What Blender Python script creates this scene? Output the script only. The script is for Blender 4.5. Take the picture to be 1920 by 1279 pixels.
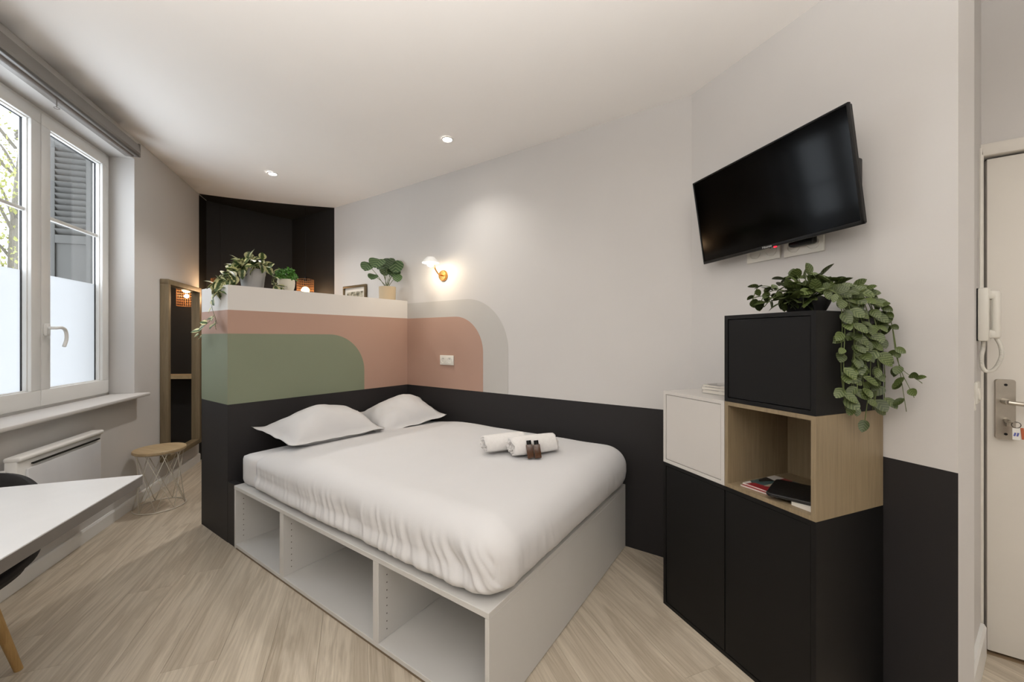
import bpy, bmesh, math, random
from mathutils import Vector, Matrix, Euler

# ---------------------------------------------------------------- clearing
for o in list(bpy.data.objects):
    bpy.data.objects.remove(o, do_unlink=True)
SC = bpy.context.scene
COL = SC.collection
PI = math.pi

# ---------------------------------------------------------------- camera
# world: X along the bed from head to foot, Y towards the wall beside the bed, camera at the origin
F, CX, CY, HC = 736.118, 951.2, 634.1, 1.308
YAW = math.radians(34.749)
cd = bpy.data.cameras.new('camera')
cam = bpy.data.objects.new('camera', cd)
COL.objects.link(cam)
cam.location = (0, 0, HC)
cam.rotation_euler = (PI / 2, 0, YAW)
cd.sensor_width = 36
cd.lens = F / 1920 * 36
cd.shift_x = (960 - CX) / 1920
cd.shift_y = -(639.5 - CY) / 1920
cd.clip_start = .02
SC.camera = cam

# ---------------------------------------------------------------- world and exposure
SC.view_settings.view_transform = 'Standard'
SC.view_settings.look = 'None'
SC.view_settings.gamma = 1
SC.view_settings.use_curve_mapping = False
SC.view_settings.exposure = -0.42
wd = bpy.data.worlds.new('overcast_sky')
SC.world = wd
wd.use_nodes = True
bg = wd.node_tree.nodes['Background']
bg.inputs[0].default_value = (.84, .92, 1.0, 1)
bg.inputs[1].default_value = 6.5
SPOT_POWER = 6.5
FILL_POWER = 530.0  # strength of the added ceiling fill behind the viewer
SPOT_COL = (1.0, .955, .90)

# ---------------------------------------------------------------- geometry of the room
def ang(a):
    return Vector((math.cos(math.radians(a)), math.sin(math.radians(a)), 0))
A_TV, A_WN = 110.9565 + 34.749, 108.8082 + 34.749
NT, DT, D_TV = ang(A_TV - 90), ang(A_TV), 1.7947       # TV wall: normal, direction (away from camera), offset
NW, DW, D_WN = ang(A_WN - 90), ang(A_WN), -1.7592      # window wall
Y_BED = 2.4548                                          # wall beside the bed
Y_DOOR = 2.47
pA = Vector((-.414, Y_BED, 0))                          # bed wall / TV wall
pB = Vector((.469, 1.852, 0))                           # end of TV wall
pC = Vector((.690, Y_DOOR, 0))                          # reveal / door wall
pD = Vector((1.95, Y_DOOR, 0))
pE = Vector((2.906, -.107, 0))
pG = Vector((.886, -2.84, 0))
pN = Vector((-5.236, 1.679, 0))                         # window wall / end wall
pM = Vector((-4.915, Y_BED, 0))                         # end wall / bed wall
def W(s, d, z=0):                                       # point on the window wall frame
    v = DW * s + NW * d
    return Vector((v.x, v.y, z))
def T(t, d, z=0):                                       # point in the TV wall frame
    v = DT * t + NT * d
    return Vector((v.x, v.y, z))
def ceil_z(x, y):
    p = Vector((x, y, 0))
    q = max(0., D_TV - p.dot(NT))
    t = p.dot(DT)
    return 2.705 + .0042 * q ** 3 * (1 - .06 * max(-2, min(3, t - 3)))
def ray(px, py):
    X = (px - CX) / F
    return Vector((X * math.cos(YAW) - math.sin(YAW), X * math.sin(YAW) + math.cos(YAW), -(py - CY) / F))
def hit(px, py, n, d):
    o = Vector((0, 0, HC)); r = ray(px, py); n = Vector(n)
    return o + r * ((d - n.dot(o)) / n.dot(r))

# ---------------------------------------------------------------- materials
def lin(c):
    return tuple(((v / 255) / 12.92 if v / 255 <= .04045 else ((v / 255 + .055) / 1.055) ** 2.4) for v in c[:3]) + (1,)
MATS = {}
def newmat(name):
    m = bpy.data.materials.new(name); m.use_nodes = True
    nt = m.node_tree; b = nt.nodes['Principled BSDF']
    return m, nt, b
def nd(nt, kind, **kw):
    n = nt.nodes.new(kind)
    for k, v in kw.items():
        setattr(n, k, v)
    return n
def coords(nt, scale=(1, 1, 1), rot=(0, 0, 0), space='Object'):
    tc = nd(nt, 'ShaderNodeTexCoord'); mp = nd(nt, 'ShaderNodeMapping')
    mp.inputs['Scale'].default_value = scale; mp.inputs['Rotation'].default_value = rot
    nt.links.new(tc.outputs[space], mp.inputs[0])
    return mp.outputs[0]
def plain(name, rgb, rough=.5, metal=0., var=.04, nscale=6., bump=0., bscale=60., spec=.5, coat=0., trans=None):
    if name in MATS: return MATS[name]
    m, nt, b = newmat(name)
    c = lin(rgb)
    v = coords(nt)
    no = nd(nt, 'ShaderNodeTexNoise'); no.inputs['Scale'].default_value = nscale; no.inputs['Detail'].default_value = 4
    nt.links.new(v, no.inputs['Vector'])
    cr = nd(nt, 'ShaderNodeValToRGB')
    cr.color_ramp.elements[0].position = .3; cr.color_ramp.elements[1].position = .7
    cr.color_ramp.elements[0].color = tuple(x * (1 - var) for x in c[:3]) + (1,)
    cr.color_ramp.elements[1].color = tuple(min(1, x * (1 + var)) for x in c[:3]) + (1,)
    nt.links.new(no.outputs['Fac'], cr.inputs[0]); nt.links.new(cr.outputs[0], b.inputs['Base Color'])
    b.inputs['Roughness'].default_value = rough; b.inputs['Metallic'].default_value = metal
    b.inputs['Specular IOR Level'].default_value = spec; b.inputs['Coat Weight'].default_value = coat
    if bump:
        n2 = nd(nt, 'ShaderNodeTexNoise'); n2.inputs['Scale'].default_value = bscale; n2.inputs['Detail'].default_value = 3
        nt.links.new(v, n2.inputs['Vector'])
        bp = nd(nt, 'ShaderNodeBump'); bp.inputs['Strength'].default_value = bump; bp.inputs['Distance'].default_value = .004
        nt.links.new(n2.outputs['Fac'], bp.inputs['Height']); nt.links.new(bp.outputs[0], b.inputs['Normal'])
    if trans: b.inputs['Transmission Weight'].default_value = trans
    MATS[name] = m
    return m
def wood(name, dark, light, axis=0, rough=.45, rnd=.12, fine=1., ring=.5):
    """oak grain along local axis; the tone shifts a little from piece to piece"""
    if name in MATS: return MATS[name]
    m, nt, b = newmat(name)
    tc = nd(nt, 'ShaderNodeTexCoord'); oi = nd(nt, 'ShaderNodeObjectInfo')
    ad = nd(nt, 'ShaderNodeVectorMath', operation='MULTIPLY_ADD')
    cb = nd(nt, 'ShaderNodeCombineXYZ')
    for i in range(3): nt.links.new(oi.outputs['Random'], cb.inputs[i])
    nt.links.new(cb.outputs[0], ad.inputs[0]); ad.inputs[1].default_value = (17, 31, 7); nt.links.new(tc.outputs['Object'], ad.inputs[2])
    def stretched(a, c):
        mp = nd(nt, 'ShaderNodeMapping'); s = [c, c, c]; s[axis] = a
        mp.inputs['Scale'].default_value = s; nt.links.new(ad.outputs[0], mp.inputs[0]); return mp.outputs[0]
    n1 = nd(nt, 'ShaderNodeTexNoise'); n1.inputs['Scale'].default_value = 1; n1.inputs['Detail'].default_value = 5; n1.inputs['Roughness'].default_value = .6; n1.inputs['Distortion'].default_value = .6
    nt.links.new(stretched(1.1 * fine, 11 * fine), n1.inputs['Vector'])
    n2 = nd(nt, 'ShaderNodeTexNoise'); n2.inputs['Scale'].default_value = 1; n2.inputs['Detail'].default_value = 6; n2.inputs['Roughness'].default_value = .7
    nt.links.new(stretched(5 * fine, 160 * fine), n2.inputs['Vector'])
    wv = nd(nt, 'ShaderNodeMath', operation='SINE')
    ml = nd(nt, 'ShaderNodeMath', operation='MULTIPLY'); ml.inputs[1].default_value = 42
    nt.links.new(n1.outputs['Fac'], ml.inputs[0]); nt.links.new(ml.outputs[0], wv.inputs[0])
    mx = nd(nt, 'ShaderNodeMath', operation='MULTIPLY_ADD'); mx.inputs[1].default_value = .10 * ring
    nt.links.new(wv.outputs[0], mx.inputs[0])
    m2 = nd(nt, 'ShaderNodeMath', operation='MULTIPLY_ADD'); m2.inputs[1].default_value = .55
    nt.links.new(n2.outputs['Fac'], m2.inputs[0]); 
    m3 = nd(nt, 'ShaderNodeMath', operation='MULTIPLY'); m3.inputs[1].default_value = .35
    nt.links.new(n1.outputs['Fac'], m3.inputs[0]); nt.links.new(m3.outputs[0], m2.inputs[2])
    nt.links.new(m2.outputs[0], mx.inputs[2])
    m4 = nd(nt, 'ShaderNodeMath', operation='MULTIPLY_ADD'); m4.inputs[1].default_value = rnd; 
    nt.links.new(oi.outputs['Random'], m4.inputs[0]); nt.links.new(mx.outputs[0], m4.inputs[2])
    cr = nd(nt, 'ShaderNodeValToRGB')
    cr.color_ramp.elements[0].position = .22; cr.color_ramp.elements[1].position = .74
    cr.color_ramp.elements[0].color = lin(dark); cr.color_ramp.elements[1].color = lin(light)
    nt.links.new(m4.outputs[0], cr.inputs[0]); nt.links.new(cr.outputs[0], b.inputs['Base Color'])
    b.inputs['Roughness'].default_value = rough
    bp = nd(nt, 'ShaderNodeBump'); bp.inputs['Strength'].default_value = .15; bp.inputs['Distance'].default_value = .001
    nt.links.new(n2.outputs['Fac'], bp.inputs['Height']); nt.links.new(bp.outputs[0], b.inputs['Normal'])
    MATS[name] = m
    return m
def emit(name, rgb, strength):
    if name in MATS: return MATS[name]
    m, nt, b = newmat(name)
    b.inputs['Base Color'].default_value = rgb + (1,)
    b.inputs['Emission Color'].default_value = rgb + (1,); b.inputs['Emission Strength'].default_value = strength
    MATS[name] = m
    return m
def glass_pane(name, tint=(1, 1, 1), gloss=.06):
    m, nt, b = newmat(name)
    nt.nodes.remove(b)
    tr = nd(nt, 'ShaderNodeBsdfTransparent'); tr.inputs[0].default_value = tint + (1,)
    gl = nd(nt, 'ShaderNodeBsdfGlossy'); gl.inputs['Roughness'].default_value = .02
    mx = nd(nt, 'ShaderNodeMixShader'); mx.inputs[0].default_value = gloss
    nt.links.new(tr.outputs[0], mx.inputs[1]); nt.links.new(gl.outputs[0], mx.inputs[2])
    nt.links.new(mx.outputs[0], nt.nodes['Material Output'].inputs[0])
    MATS[name] = m
    return m
def frosted(name):
    m, nt, b = newmat(name)
    nt.nodes.remove(b)
    tr = nd(nt, 'ShaderNodeBsdfTranslucent'); tr.inputs[0].default_value = (.58, .58, .58, 1)
    di = nd(nt, 'ShaderNodeBsdfDiffuse'); di.inputs[0].default_value = (.85, .87, .90, 1)
    mx = nd(nt, 'ShaderNodeMixShader'); mx.inputs[0].default_value = .25
    nt.links.new(tr.outputs[0], mx.inputs[1]); nt.links.new(di.outputs[0], mx.inputs[2])
    nt.links.new(mx.outputs[0], nt.nodes['Material Output'].inputs[0])
    MATS[name] = m
    return m
def leafmat(name, mid, edge, vein, mode):
    """leaf in local space: length along x 0..1, half width about .3 along y"""
    m, nt, b = newmat(name)
    tc = nd(nt, 'ShaderNodeTexCoord'); sp = nd(nt, 'ShaderNodeSeparateXYZ'); nt.links.new(tc.outputs['Object'], sp.inputs[0])
    oi = nd(nt, 'ShaderNodeObjectInfo')
    ab = nd(nt, 'ShaderNodeMath', operation='ABSOLUTE'); nt.links.new(sp.outputs['Y'], ab.inputs[0])
    no = nd(nt, 'ShaderNodeTexNoise'); no.inputs['Scale'].default_value = 5; no.inputs['Detail'].default_value = 3
    va = nd(nt, 'ShaderNodeVectorMath', operation='ADD'); cb = nd(nt, 'ShaderNodeCombineXYZ')
    nt.links.new(oi.outputs['Random'], cb.inputs[2]); nt.links.new(tc.outputs['Object'], va.inputs[0]); nt.links.new(cb.outputs[0], va.inputs[1])
    nt.links.new(va.outputs[0], no.inputs['Vector'])
    mixc = nd(nt, 'ShaderNodeMix', data_type='RGBA'); mixc.inputs['A'].default_value = lin(mid); mixc.inputs['B'].default_value = lin(edge)
    if mode == 'edge':            # cream margin round a green middle
        w = nd(nt, 'ShaderNodeMath', operation='MULTIPLY_ADD'); w.inputs[1].default_value = .25; nt.links.new(no.outputs['Fac'], w.inputs[0]); nt.links.new(ab.outputs[0], w.inputs[2])
        mr = nd(nt, 'ShaderNodeMapRange'); mr.inputs['From Min'].default_value = .24; mr.inputs['From Max'].default_value = .32
        nt.links.new(w.outputs[0], mr.inputs['Value']); nt.links.new(mr.outputs[0], mixc.inputs['Factor'])
    else:                          # veins running off the midrib
        k = nd(nt, 'ShaderNodeMath', operation='MULTIPLY_ADD'); k.inputs[1].default_value = -1.0; nt.links.new(ab.outputs[0], k.inputs[0]); nt.links.new(sp.outputs['X'], k.inputs[2])
        k2 = nd(nt, 'ShaderNodeMath', operation='MULTIPLY'); k2.inputs[1].default_value = 30 if mode == 'fine' else 26; nt.links.new(k.outputs[0], k2.inputs[0])
        sn = nd(nt, 'ShaderNodeMath', operation='SINE'); nt.links.new(k2.outputs[0], sn.inputs[0])
        mr = nd(nt, 'ShaderNodeMapRange'); mr.inputs['From Min'].default_value = .35; mr.inputs['From Max'].default_value = 1.0; mr.inputs['To Max'].default_value = .38 if mode == 'fine' else .5
        nt.links.new(sn.outputs[0], mr.inputs['Value']); nt.links.new(mr.outputs[0], mixc.inputs['Factor'])
    hs = nd(nt, 'ShaderNodeHueSaturation'); 
    mv = nd(nt, 'ShaderNodeMapRange'); mv.inputs['To Min'].default_value = .65; mv.inputs['To Max'].default_value = 1.3
    nt.links.new(oi.outputs['Random'], mv.inputs['Value']); nt.links.new(mv.outputs[0], hs.inputs['Value'])
    nt.links.new(mixc.outputs['Result'], hs.inputs['Color']); nt.links.new(hs.outputs[0], b.inputs['Base Color'])
    b.inputs['Roughness'].default_value = .45
    MATS[name] = m
    return m

M_WALL = plain('wall_paint', (207, 204, 201), .75, var=.012, nscale=2.5, bump=.03, bscale=120)
M_CEIL = plain('ceiling_paint', (247, 244, 241), .8, var=.01, nscale=2)
M_BLACK = plain('charcoal_paint', (37, 35, 36), .6, var=.03, nscale=3, spec=.35, bump=.02, bscale=150)
M_BLACK2 = plain('black_paint', (21, 19, 18), .65, var=.03, nscale=3)
M_PINK = plain('terracotta_paint', (177, 144, 128), .65, var=.015, nscale=3)
M_GREEN = plain('sage_paint', (126, 133, 111), .65, var=.015, nscale=3)
M_GREY = plain('stone_grey_paint', (190, 187, 182), .7, var=.012, nscale=3)
M_WHITE = plain('white_lacquer', (204, 200, 195), .4, var=.01)
M_MELA = plain('white_melamine', (205, 203, 199), .45, var=.012)
M_PVC = plain('white_pvc', (232, 231, 228), .35, var=.008)
M_OAK = wood('floor_oak', (158, 144, 124), (218, 206, 187), 0, .38, .10, .6, .8)
M_OAKZ = wood('cabinet_oak', (112, 97, 74), (162, 144, 115), 2, .5, .05, .9, .3)
M_OAKX = wood('frame_oak', (104, 90, 68), (150, 134, 106), 2, .5, .05, 1.2, .3)
M_STOOLW = wood('stool_oak', (152, 130, 96), (202, 180, 144), 0, .5, .05, 1.2, .3)
M_CABK = plain('dark_cabinet_foil', (12, 11, 11), .55, var=.03, spec=.3)
M_SHEET = plain('white_cotton', (212, 211, 211), .85, var=.01, bump=.08, bscale=220)
M_TOWEL = plain('white_terry', (232, 229, 226), .95, var=.03, nscale=60, bump=.5, bscale=260)
M_STEEL = plain('brushed_steel', (176, 170, 160), .32, metal=1, var=.04, nscale=40)
M_BRASS = plain('brass', (205, 150, 82), .25, metal=1, var=.05)
M_PLAST = plain('white_plastic', (226, 223, 214), .35, var=.01)
M_DARKPL = plain('black_plastic', (9, 9, 9), .4, var=.05, spec=.3)
M_SCREEN = plain('tv_screen_glass', (1, 1, 1), .10, var=.01, spec=.15)
M_GLASS = glass_pane('window_glass')
M_FROST = frosted('frosted_film')

# ---------------------------------------------------------------- mesh helpers
def link(name, me, mat, parent=None, smooth=False):
    o = bpy.data.objects.new(name, me); COL.objects.link(o)
    if mat is not None and not me.materials:
        for m in (mat if isinstance(mat, (list, tuple)) else [mat]): me.materials.append(m)
    if smooth:
        for p in me.polygons: p.use_smooth = True
    if parent: o.parent = parent
    return o
class MB:
    """collects shapes in one bmesh; build() links them as ONE object"""
    def __init__(self): self.b = bmesh.new()
    def box(self, c, s, rot=None, bev=0., seg=2):
        M = Matrix.Translation(c) @ (Euler(rot).to_matrix().to_4x4() if rot else Matrix.Identity(4)) @ Matrix.Diagonal((s[0], s[1], s[2], 1))
        r = bmesh.ops.create_cube(self.b, size=1, matrix=M)
        if bev:
            es = list({e for v in r['verts'] for e in v.link_edges})
            bmesh.ops.bevel(self.b, geom=es, offset=bev, segments=seg, affect='EDGES', profile=.5)
        return self
    def cyl(self, p0, p1, r, r2=None, n=20, cap=True):
        p0, p1 = Vector(p0), Vector(p1); d = p1 - p0
        M = Matrix.Translation((p0 + p1) / 2) @ d.to_track_quat('Z', 'Y').to_matrix().to_4x4()
        bmesh.ops.create_cone(self.b, cap_ends=cap, cap_tris=False, segments=n, radius1=r, radius2=r if r2 is None else r2, depth=d.length, matrix=M)
        return self
    def lathe(self, prof, n=28, M=Matrix.Identity(4), close=False):
        rings = []
        for r, z in prof:
            if r < 1e-6: rings.append([self.b.verts.new(M @ Vector((0, 0, z)))])
            else: rings.append([self.b.verts.new(M @ Vector((r * math.cos(2 * PI * i / n), r * math.sin(2 * PI * i / n), z))) for i in range(n)])
        for a, c in zip(rings, rings[1:]):
            for i in range(n):
                j = (i + 1) % n
                if len(a) == 1 and len(c) == 1: continue
                if len(a) == 1: f = (a[0], c[j], c[i])[::-1]
                elif len(c) == 1: f = (a[i], a[j], c[0])
                else: f = (a[i], a[j], c[j], c[i])
                self.b.faces.new(f)
        return self
    def tube(self, pts, r, n=6, closed=False, rfun=None):
        pts = [Vector(p) for p in pts]; m = len(pts); rings = []
        up = Vector((0, 0, 1)); prev = None
        for i, p in enumerate(pts):
            a = pts[(i - 1) % m] if (closed or i) else p
            c = pts[(i + 1) % m] if (closed or i < m - 1) else p
            t = (c - a).normalized()
            if prev is None:
                x = t.cross(up)
                if x.length < 1e-3: x = t.cross(Vector((1, 0, 0)))
            else:
                x = prev - t * prev.dot(t)
            x.normalize(); prev = x; y = t.cross(x)
            rr = r * (rfun(i / max(1, m - 1)) if rfun else 1)
            rings.append([self.b.verts.new(p + x * rr * math.cos(2 * PI * k / n) + y * rr * math.sin(2 * PI * k / n)) for k in range(n)])
        prs = list(zip(rings, rings[1:])) + ([(rings[-1], rings[0])] if closed else [])
        for a, c in prs:
            for k in range(n):
                j = (k + 1) % n
                self.b.faces.new((a[k], a[j], c[j], c[k]))
        if not closed:
            self.b.faces.new(rings[0][::-1]); self.b.faces.new(rings[-1])
        return self
    def prism(self, poly, z0, z1, M=Matrix.Identity(4)):
        lo = [self.b.verts.new(M @ Vector((x, y, z0))) for x, y in poly]; hi = [self.b.verts.new(M @ Vector((x, y, z1))) for x, y in poly]
        n = len(poly)
        self.b.faces.new(lo[::-1]); self.b.faces.new(hi)
        for i in range(n):
            j = (i + 1) % n
            self.b.faces.new((lo[i], lo[j], hi[j], hi[i]))
        return self
    def faces(self, verts, faces):
        vs = [self.b.verts.new(v) for v in verts]
        for f in faces: self.b.faces.new([vs[i] for i in f])
        return self
    def mesh(self, name):
        bmesh.ops.recalc_face_normals(self.b, faces=self.b.faces[:])
        me = bpy.data.meshes.new(name); self.b.to_mesh(me); self.b.free(); return me
    def build(self, name, mat, parent=None, smooth=False, auto=False):
        o = link(name, self.mesh(name), mat, parent, smooth or auto)
        if auto:
            es = o.data
            for p in es.polygons: p.use_smooth = True
            try: es.set_sharp_from_angle(angle=math.radians(35))
            except Exception: pass
        return o
def thing(name, label, cat, loc=(0, 0, 0), rz=0., group=None):
    o = bpy.data.objects.new(name, None); COL.objects.link(o)
    o.empty_display_size = .1
    o.location = loc; o.rotation_euler = (0, 0, rz); o['label'] = label; o['category'] = cat
    if group: o['group'] = group
    return o
def tag(o, label, cat, group=None, kind=None):
    o['label'] = label; o['category'] = cat
    if group: o['group'] = group
    if kind: o['kind'] = kind
    return o
def struct(o, label, cat):
    return tag(o, label, cat, kind='structure')
def ringpts(c, r, n, z=0., a0=0.):
    return [Vector((c[0] + r * math.cos(a0 + 2 * PI * i / n), c[1] + r * math.sin(a0 + 2 * PI * i / n), z)) for i in range(n)]
def bez(pts, n):
    """Catmull-Rom through pts"""
    P = [Vector(p) for p in pts]; P = [P[0] * 2 - P[1]] + P + [P[-1] * 2 - P[-2]]; out = []
    for i in range(1, len(P) - 2):
        for k in range(n):
            t = k / n; a, b, c, d = P[i - 1], P[i], P[i + 1], P[i + 2]
            out.append(.5 * ((2 * b) + (c - a) * t + (2 * a - 5 * b + 4 * c - d) * t * t + (3 * b - 3 * c + d - a) * t ** 3))
    out.append(P[-2]); return out
def roundrect(x0, x1, y0, y1, r, n=10, corners=(1, 1, 1, 1)):
    """polygon ccw; corners: bl br tr tl"""
    out = []
    for k, (cx, cy, a) in enumerate(((x0, y0, PI), (x1, y0, 1.5 * PI), (x1, y1, 0), (x0, y1, .5 * PI))):
        if corners[k]:
            ox = cx + r * (1 if cx == x0 else -1); oy = cy + r * (1 if cy == y0 else -1)
            out += [(ox + r * math.cos(a + PI / 2 * i / n), oy + r * math.sin(a + PI / 2 * i / n)) for i in range(n + 1)]
        else: out.append((cx, cy))
    return out
def frameM(o, x, y):
    """matrix with given origin, x and y axes; z = x cross y"""
    x = Vector(x).normalized(); y = Vector(y).normalized(); z = x.cross(y)
    return Matrix((( x.x, y.x, z.x, o[0]), (x.y, y.y, z.y, o[1]), (x.z, y.z, z.z, o[2]), (0, 0, 0, 1)))

# ================================================================= ROOM
HULL = [pN, pG, pE, pD, Vector((pM.x, Y_DOOR, 0))]
def clip_hull(b, off=0.):
    c = sum(HULL, Vector()) / len(HULL)
    for i in range(len(HULL)):
        a, d = HULL[i], HULL[(i + 1) % len(HULL)]
        n = (d - a).cross(Vector((0, 0, 1))).normalized()
        if n.dot(c - a) > 0: n = -n
        bmesh.ops.bisect_plane(b, geom=b.verts[:] + b.edges[:] + b.faces[:], plane_co=a + n * off, plane_no=n, clear_outer=True)
# --- floor: slab and oak planks laid along the window wall
fb = MB(); fb.prism([(p.x, p.y) for p in HULL], -.10, -.012)
floor = struct(fb.build('floor', plain('subfloor', (70, 60, 48), .8)), 'greige oak plank floor of the studio room', 'floor')
PW, PL = .1895, 1.29
rnd = random.Random(5)
rowq = [-.907 + PW * k for k in range(-6, 22)]
for k, q0 in enumerate(rowq):
    off = [0, .47, .21, .83, .62, 1.05][k % 6] + rnd.uniform(-.08, .08)
    t0 = -5.0 + off
    while t0 < 6.6:
        b = bmesh.new()
        g = .0003
        c = Vector((t0 + PL / 2, q0 + PW / 2, 0))
        M = Matrix(((DT.x, NT.x, 0, 0), (DT.y, NT.y, 0, 0), (0, 0, 1, 0), (0, 0, 0, 1)))
        r = bmesh.ops.create_cube(b, size=1, matrix=M @ Matrix.Translation((c.x, c.y, -.006)) @ Matrix.Diagonal((PL - 2 * g, PW - 2 * g, .012, 1)))
        clip_hull(b, 0)
        if len(b.faces) >= 4:
            eg = [e for e in b.edges if e.is_boundary]
            if eg: bmesh.ops.holes_fill(b, edges=eg)
            te = [e for e in b.edges if all(v.co.z > -.001 for v in e.verts)]
            bmesh.ops.bevel(b, geom=te, offset=.0004, segments=1, affect='EDGES')
            wc = M @ Vector((c.x, c.y, 0)); Mi = (Matrix.Translation(wc) @ M).inverted()
            b.transform(Mi)
            me = bpy.data.meshes.new('plank'); bmesh.ops.recalc_face_normals(b, faces=b.faces[:]); b.to_mesh(me)
            o = link('plank', me, M_OAK, floor); o.matrix_local = Matrix.Translation(wc) @ M
        b.free()
        t0 += PL
# --- ceiling: gently rising towards the window wall, black over the far end
def ceiling_piece(dz, side=None):
    b = bmesh.new()
    bmesh.ops.create_grid(b, x_segments=44, y_segments=44, size=5.5)
    clip_hull(b, .04)
    if side:
        a, d = side
        n = (d - a).cross(Vector((0, 0, 1))).normalized()
        if n.x > 0: n = -n
        bmesh.ops.bisect_plane(b, geom=b.verts[:] + b.edges[:] + b.faces[:], plane_co=a, plane_no=-n, clear_outer=True)
    top = bmesh.ops.duplicate(b, geom=b.verts[:] + b.edges[:] + b.faces[:])
    for v in b.verts: v.co.z = ceil_z(v.co.x, v.co.y) + dz
    tv = [g for g in top['geom'] if isinstance(g, bmesh.types.BMVert)]
    th = .05 if not side else .0015
    for v in tv: v.co.z += th
    tf = [g for g in top['geom'] if isinstance(g, bmesh.types.BMFace)]
    eb = [e for e in b.edges if e.is_boundary]
    bmesh.ops.bridge_loops(b, edges=eb)
    bmesh.ops.recalc_face_normals(b, faces=b.faces[:])
    return b
b = ceiling_piece(0); me = bpy.data.meshes.new('ceiling'); b.to_mesh(me); b.free()
ceiling = struct(link('ceiling', me, M_CEIL, None, True), 'plain white ceiling with recessed spotlights', 'ceiling')
BL_BED, BL_WIN = Vector((-4.009, Y_BED, 0)), Vector((-5.077, 1.562, 0))
b = ceiling_piece(-.0018, (BL_BED, BL_WIN)); me = bpy.data.meshes.new('painted_panel'); b.to_mesh(me); b.free()
link('painted_panel', me, M_BLACK2, ceiling)
# --- walls
def wall(name, a, c, th, mat, label, z0=0., parent=None, nseg=24, top=True):
    """solid wall from a to c; the room lies on the left of a->c, thickness goes to the right"""
    a, c = Vector(a), Vector(c); d = (c - a).normalized(); n = Vector((d.y, -d.x, 0))
    m = MB(); L = (c - a).length
    vs, fs = [], []
    for i in range(nseg + 1):
        p = a + d * L * i / nseg; q = p + n * th; z = ceil_z(p.x, p.y) + .03
        vs += [(p.x, p.y, z0), (p.x, p.y, z), (q.x, q.y, z), (q.x, q.y, z0)]
    for i in range(nseg):
        k = 4 * i
        for j in range(4): fs.append((k + j, k + (j + 1) % 4, k + 4 + (j + 1) % 4, k + 4 + j))
    fs.append((0, 1, 2, 3)); e = 4 * nseg; fs.append((e + 3, e + 2, e + 1, e))
    m.faces(vs, fs)
    o = m.build(name, mat, parent)
    if not parent: struct(o, label, 'wall')
    return o
# panel on a wall: polygon in (along, z) coordinates of the wall, 1.2 mm proud
def panel(name, origin, d, poly, mat, parent, off=.0, th=.0012):
    d = Vector(d).normalized(); n = Vector((-d.y, d.x, 0))      # n points into the room (left of d)
    M = frameM(Vector(origin) + n * off, d, (0, 0, 1))          # local z = d x up = -n
    m = MB(); m.prism(poly, -th, 0, M)
    return m.build(name, mat, parent)

# wall beside the bed (room on its left when walking from pA towards pM)
wb = wall('wall_bed', pA, pM, .12, M_WALL, 'long white wall beside the bed with painted charcoal band and arch')
HB = .881
XH0, XH1 = -2.903, -2.826            # front face of the partition at its free end and at the wall
# coordinate along pA->pM is  s = pA.x - x
def bw(x): return pA.x - x
panel('painted_band', pA, (-1, 0, 0), [(0, 0), (bw(-2.85), 0), (bw(-2.85), HB), (0, HB)], M_BLACK, wb)
# grey outer arch and terracotta inner arch
def arch(xr, ztop, r, mat, off):
    poly = roundrect(bw(xr), bw(-2.85), HB, ztop, r, 24, (0, 0, 0, 1))
    return panel('painted_arch', pA, (-1, 0, 0), poly, mat, wb, off)
arch(-1.694, 1.628, .42, M_GREY, 0)
arch(-1.936, 1.488, .30, M_PINK, .0012)
zt = max(ceil_z(-4.0, Y_BED), ceil_z(-4.9, Y_BED))
panel('painted_panel', pA, (-1, 0, 0), [(bw(-4.009), 0), (bw(-4.914), 0), (bw(-4.914), zt), (bw(-4.009), zt - .002)], M_BLACK2, wb)
we = wall('wall_end', pM, pN, .12, M_BLACK2, 'black painted end wall behind the half-height partition')
wt = wall('wall_tv', pB, pA, .10, M_WALL, 'white wall carrying the television with charcoal lower half')
LTV = (pA - pB).length
panel('painted_band', pB, DT, [(0, 0), (LTV, 0), (LTV, HB - .005), (0, HB - .005)], M_BLACK, wt)
m_ = MB(); q_ = pB + DT * .09 + NT * .03
m_.prism([(pB.x, pB.y), (pC.x, pC.y), (pC.x - .12, pC.y), (q_.x, q_.y)], 0, 2.74)
wr = struct(m_.build('wall_return', M_WALL), 'short white return wall beside the entrance door', 'wall')
# door wall with an opening for the door
DX0, DX1, DZ = .700, 1.56, 2.056
wd_ = MB()
zc = 2.74
for (x0, x1, z0, z1) in ((pC.x - .02, DX0 - .004, 0, zc), (DX1 + .004, pD.x + .08, 0, zc), (DX0 - .004, DX1 + .004, DZ + .004, zc)):
    wd_.box(((x0 + x1) / 2, Y_DOOR + .06, (z0 + z1) / 2), (x1 - x0, .12, z1 - z0))
wdoor = struct(wd_.build('wall_door', M_WALL), 'white wall around the entrance door', 'wall')
wall('wall_right', pE, pD, .1, M_WALL, 'plain white side wall behind the viewer')
wall('wall_back', pG, pE, .1, M_WALL, 'plain white back wall behind the viewer')
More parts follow.
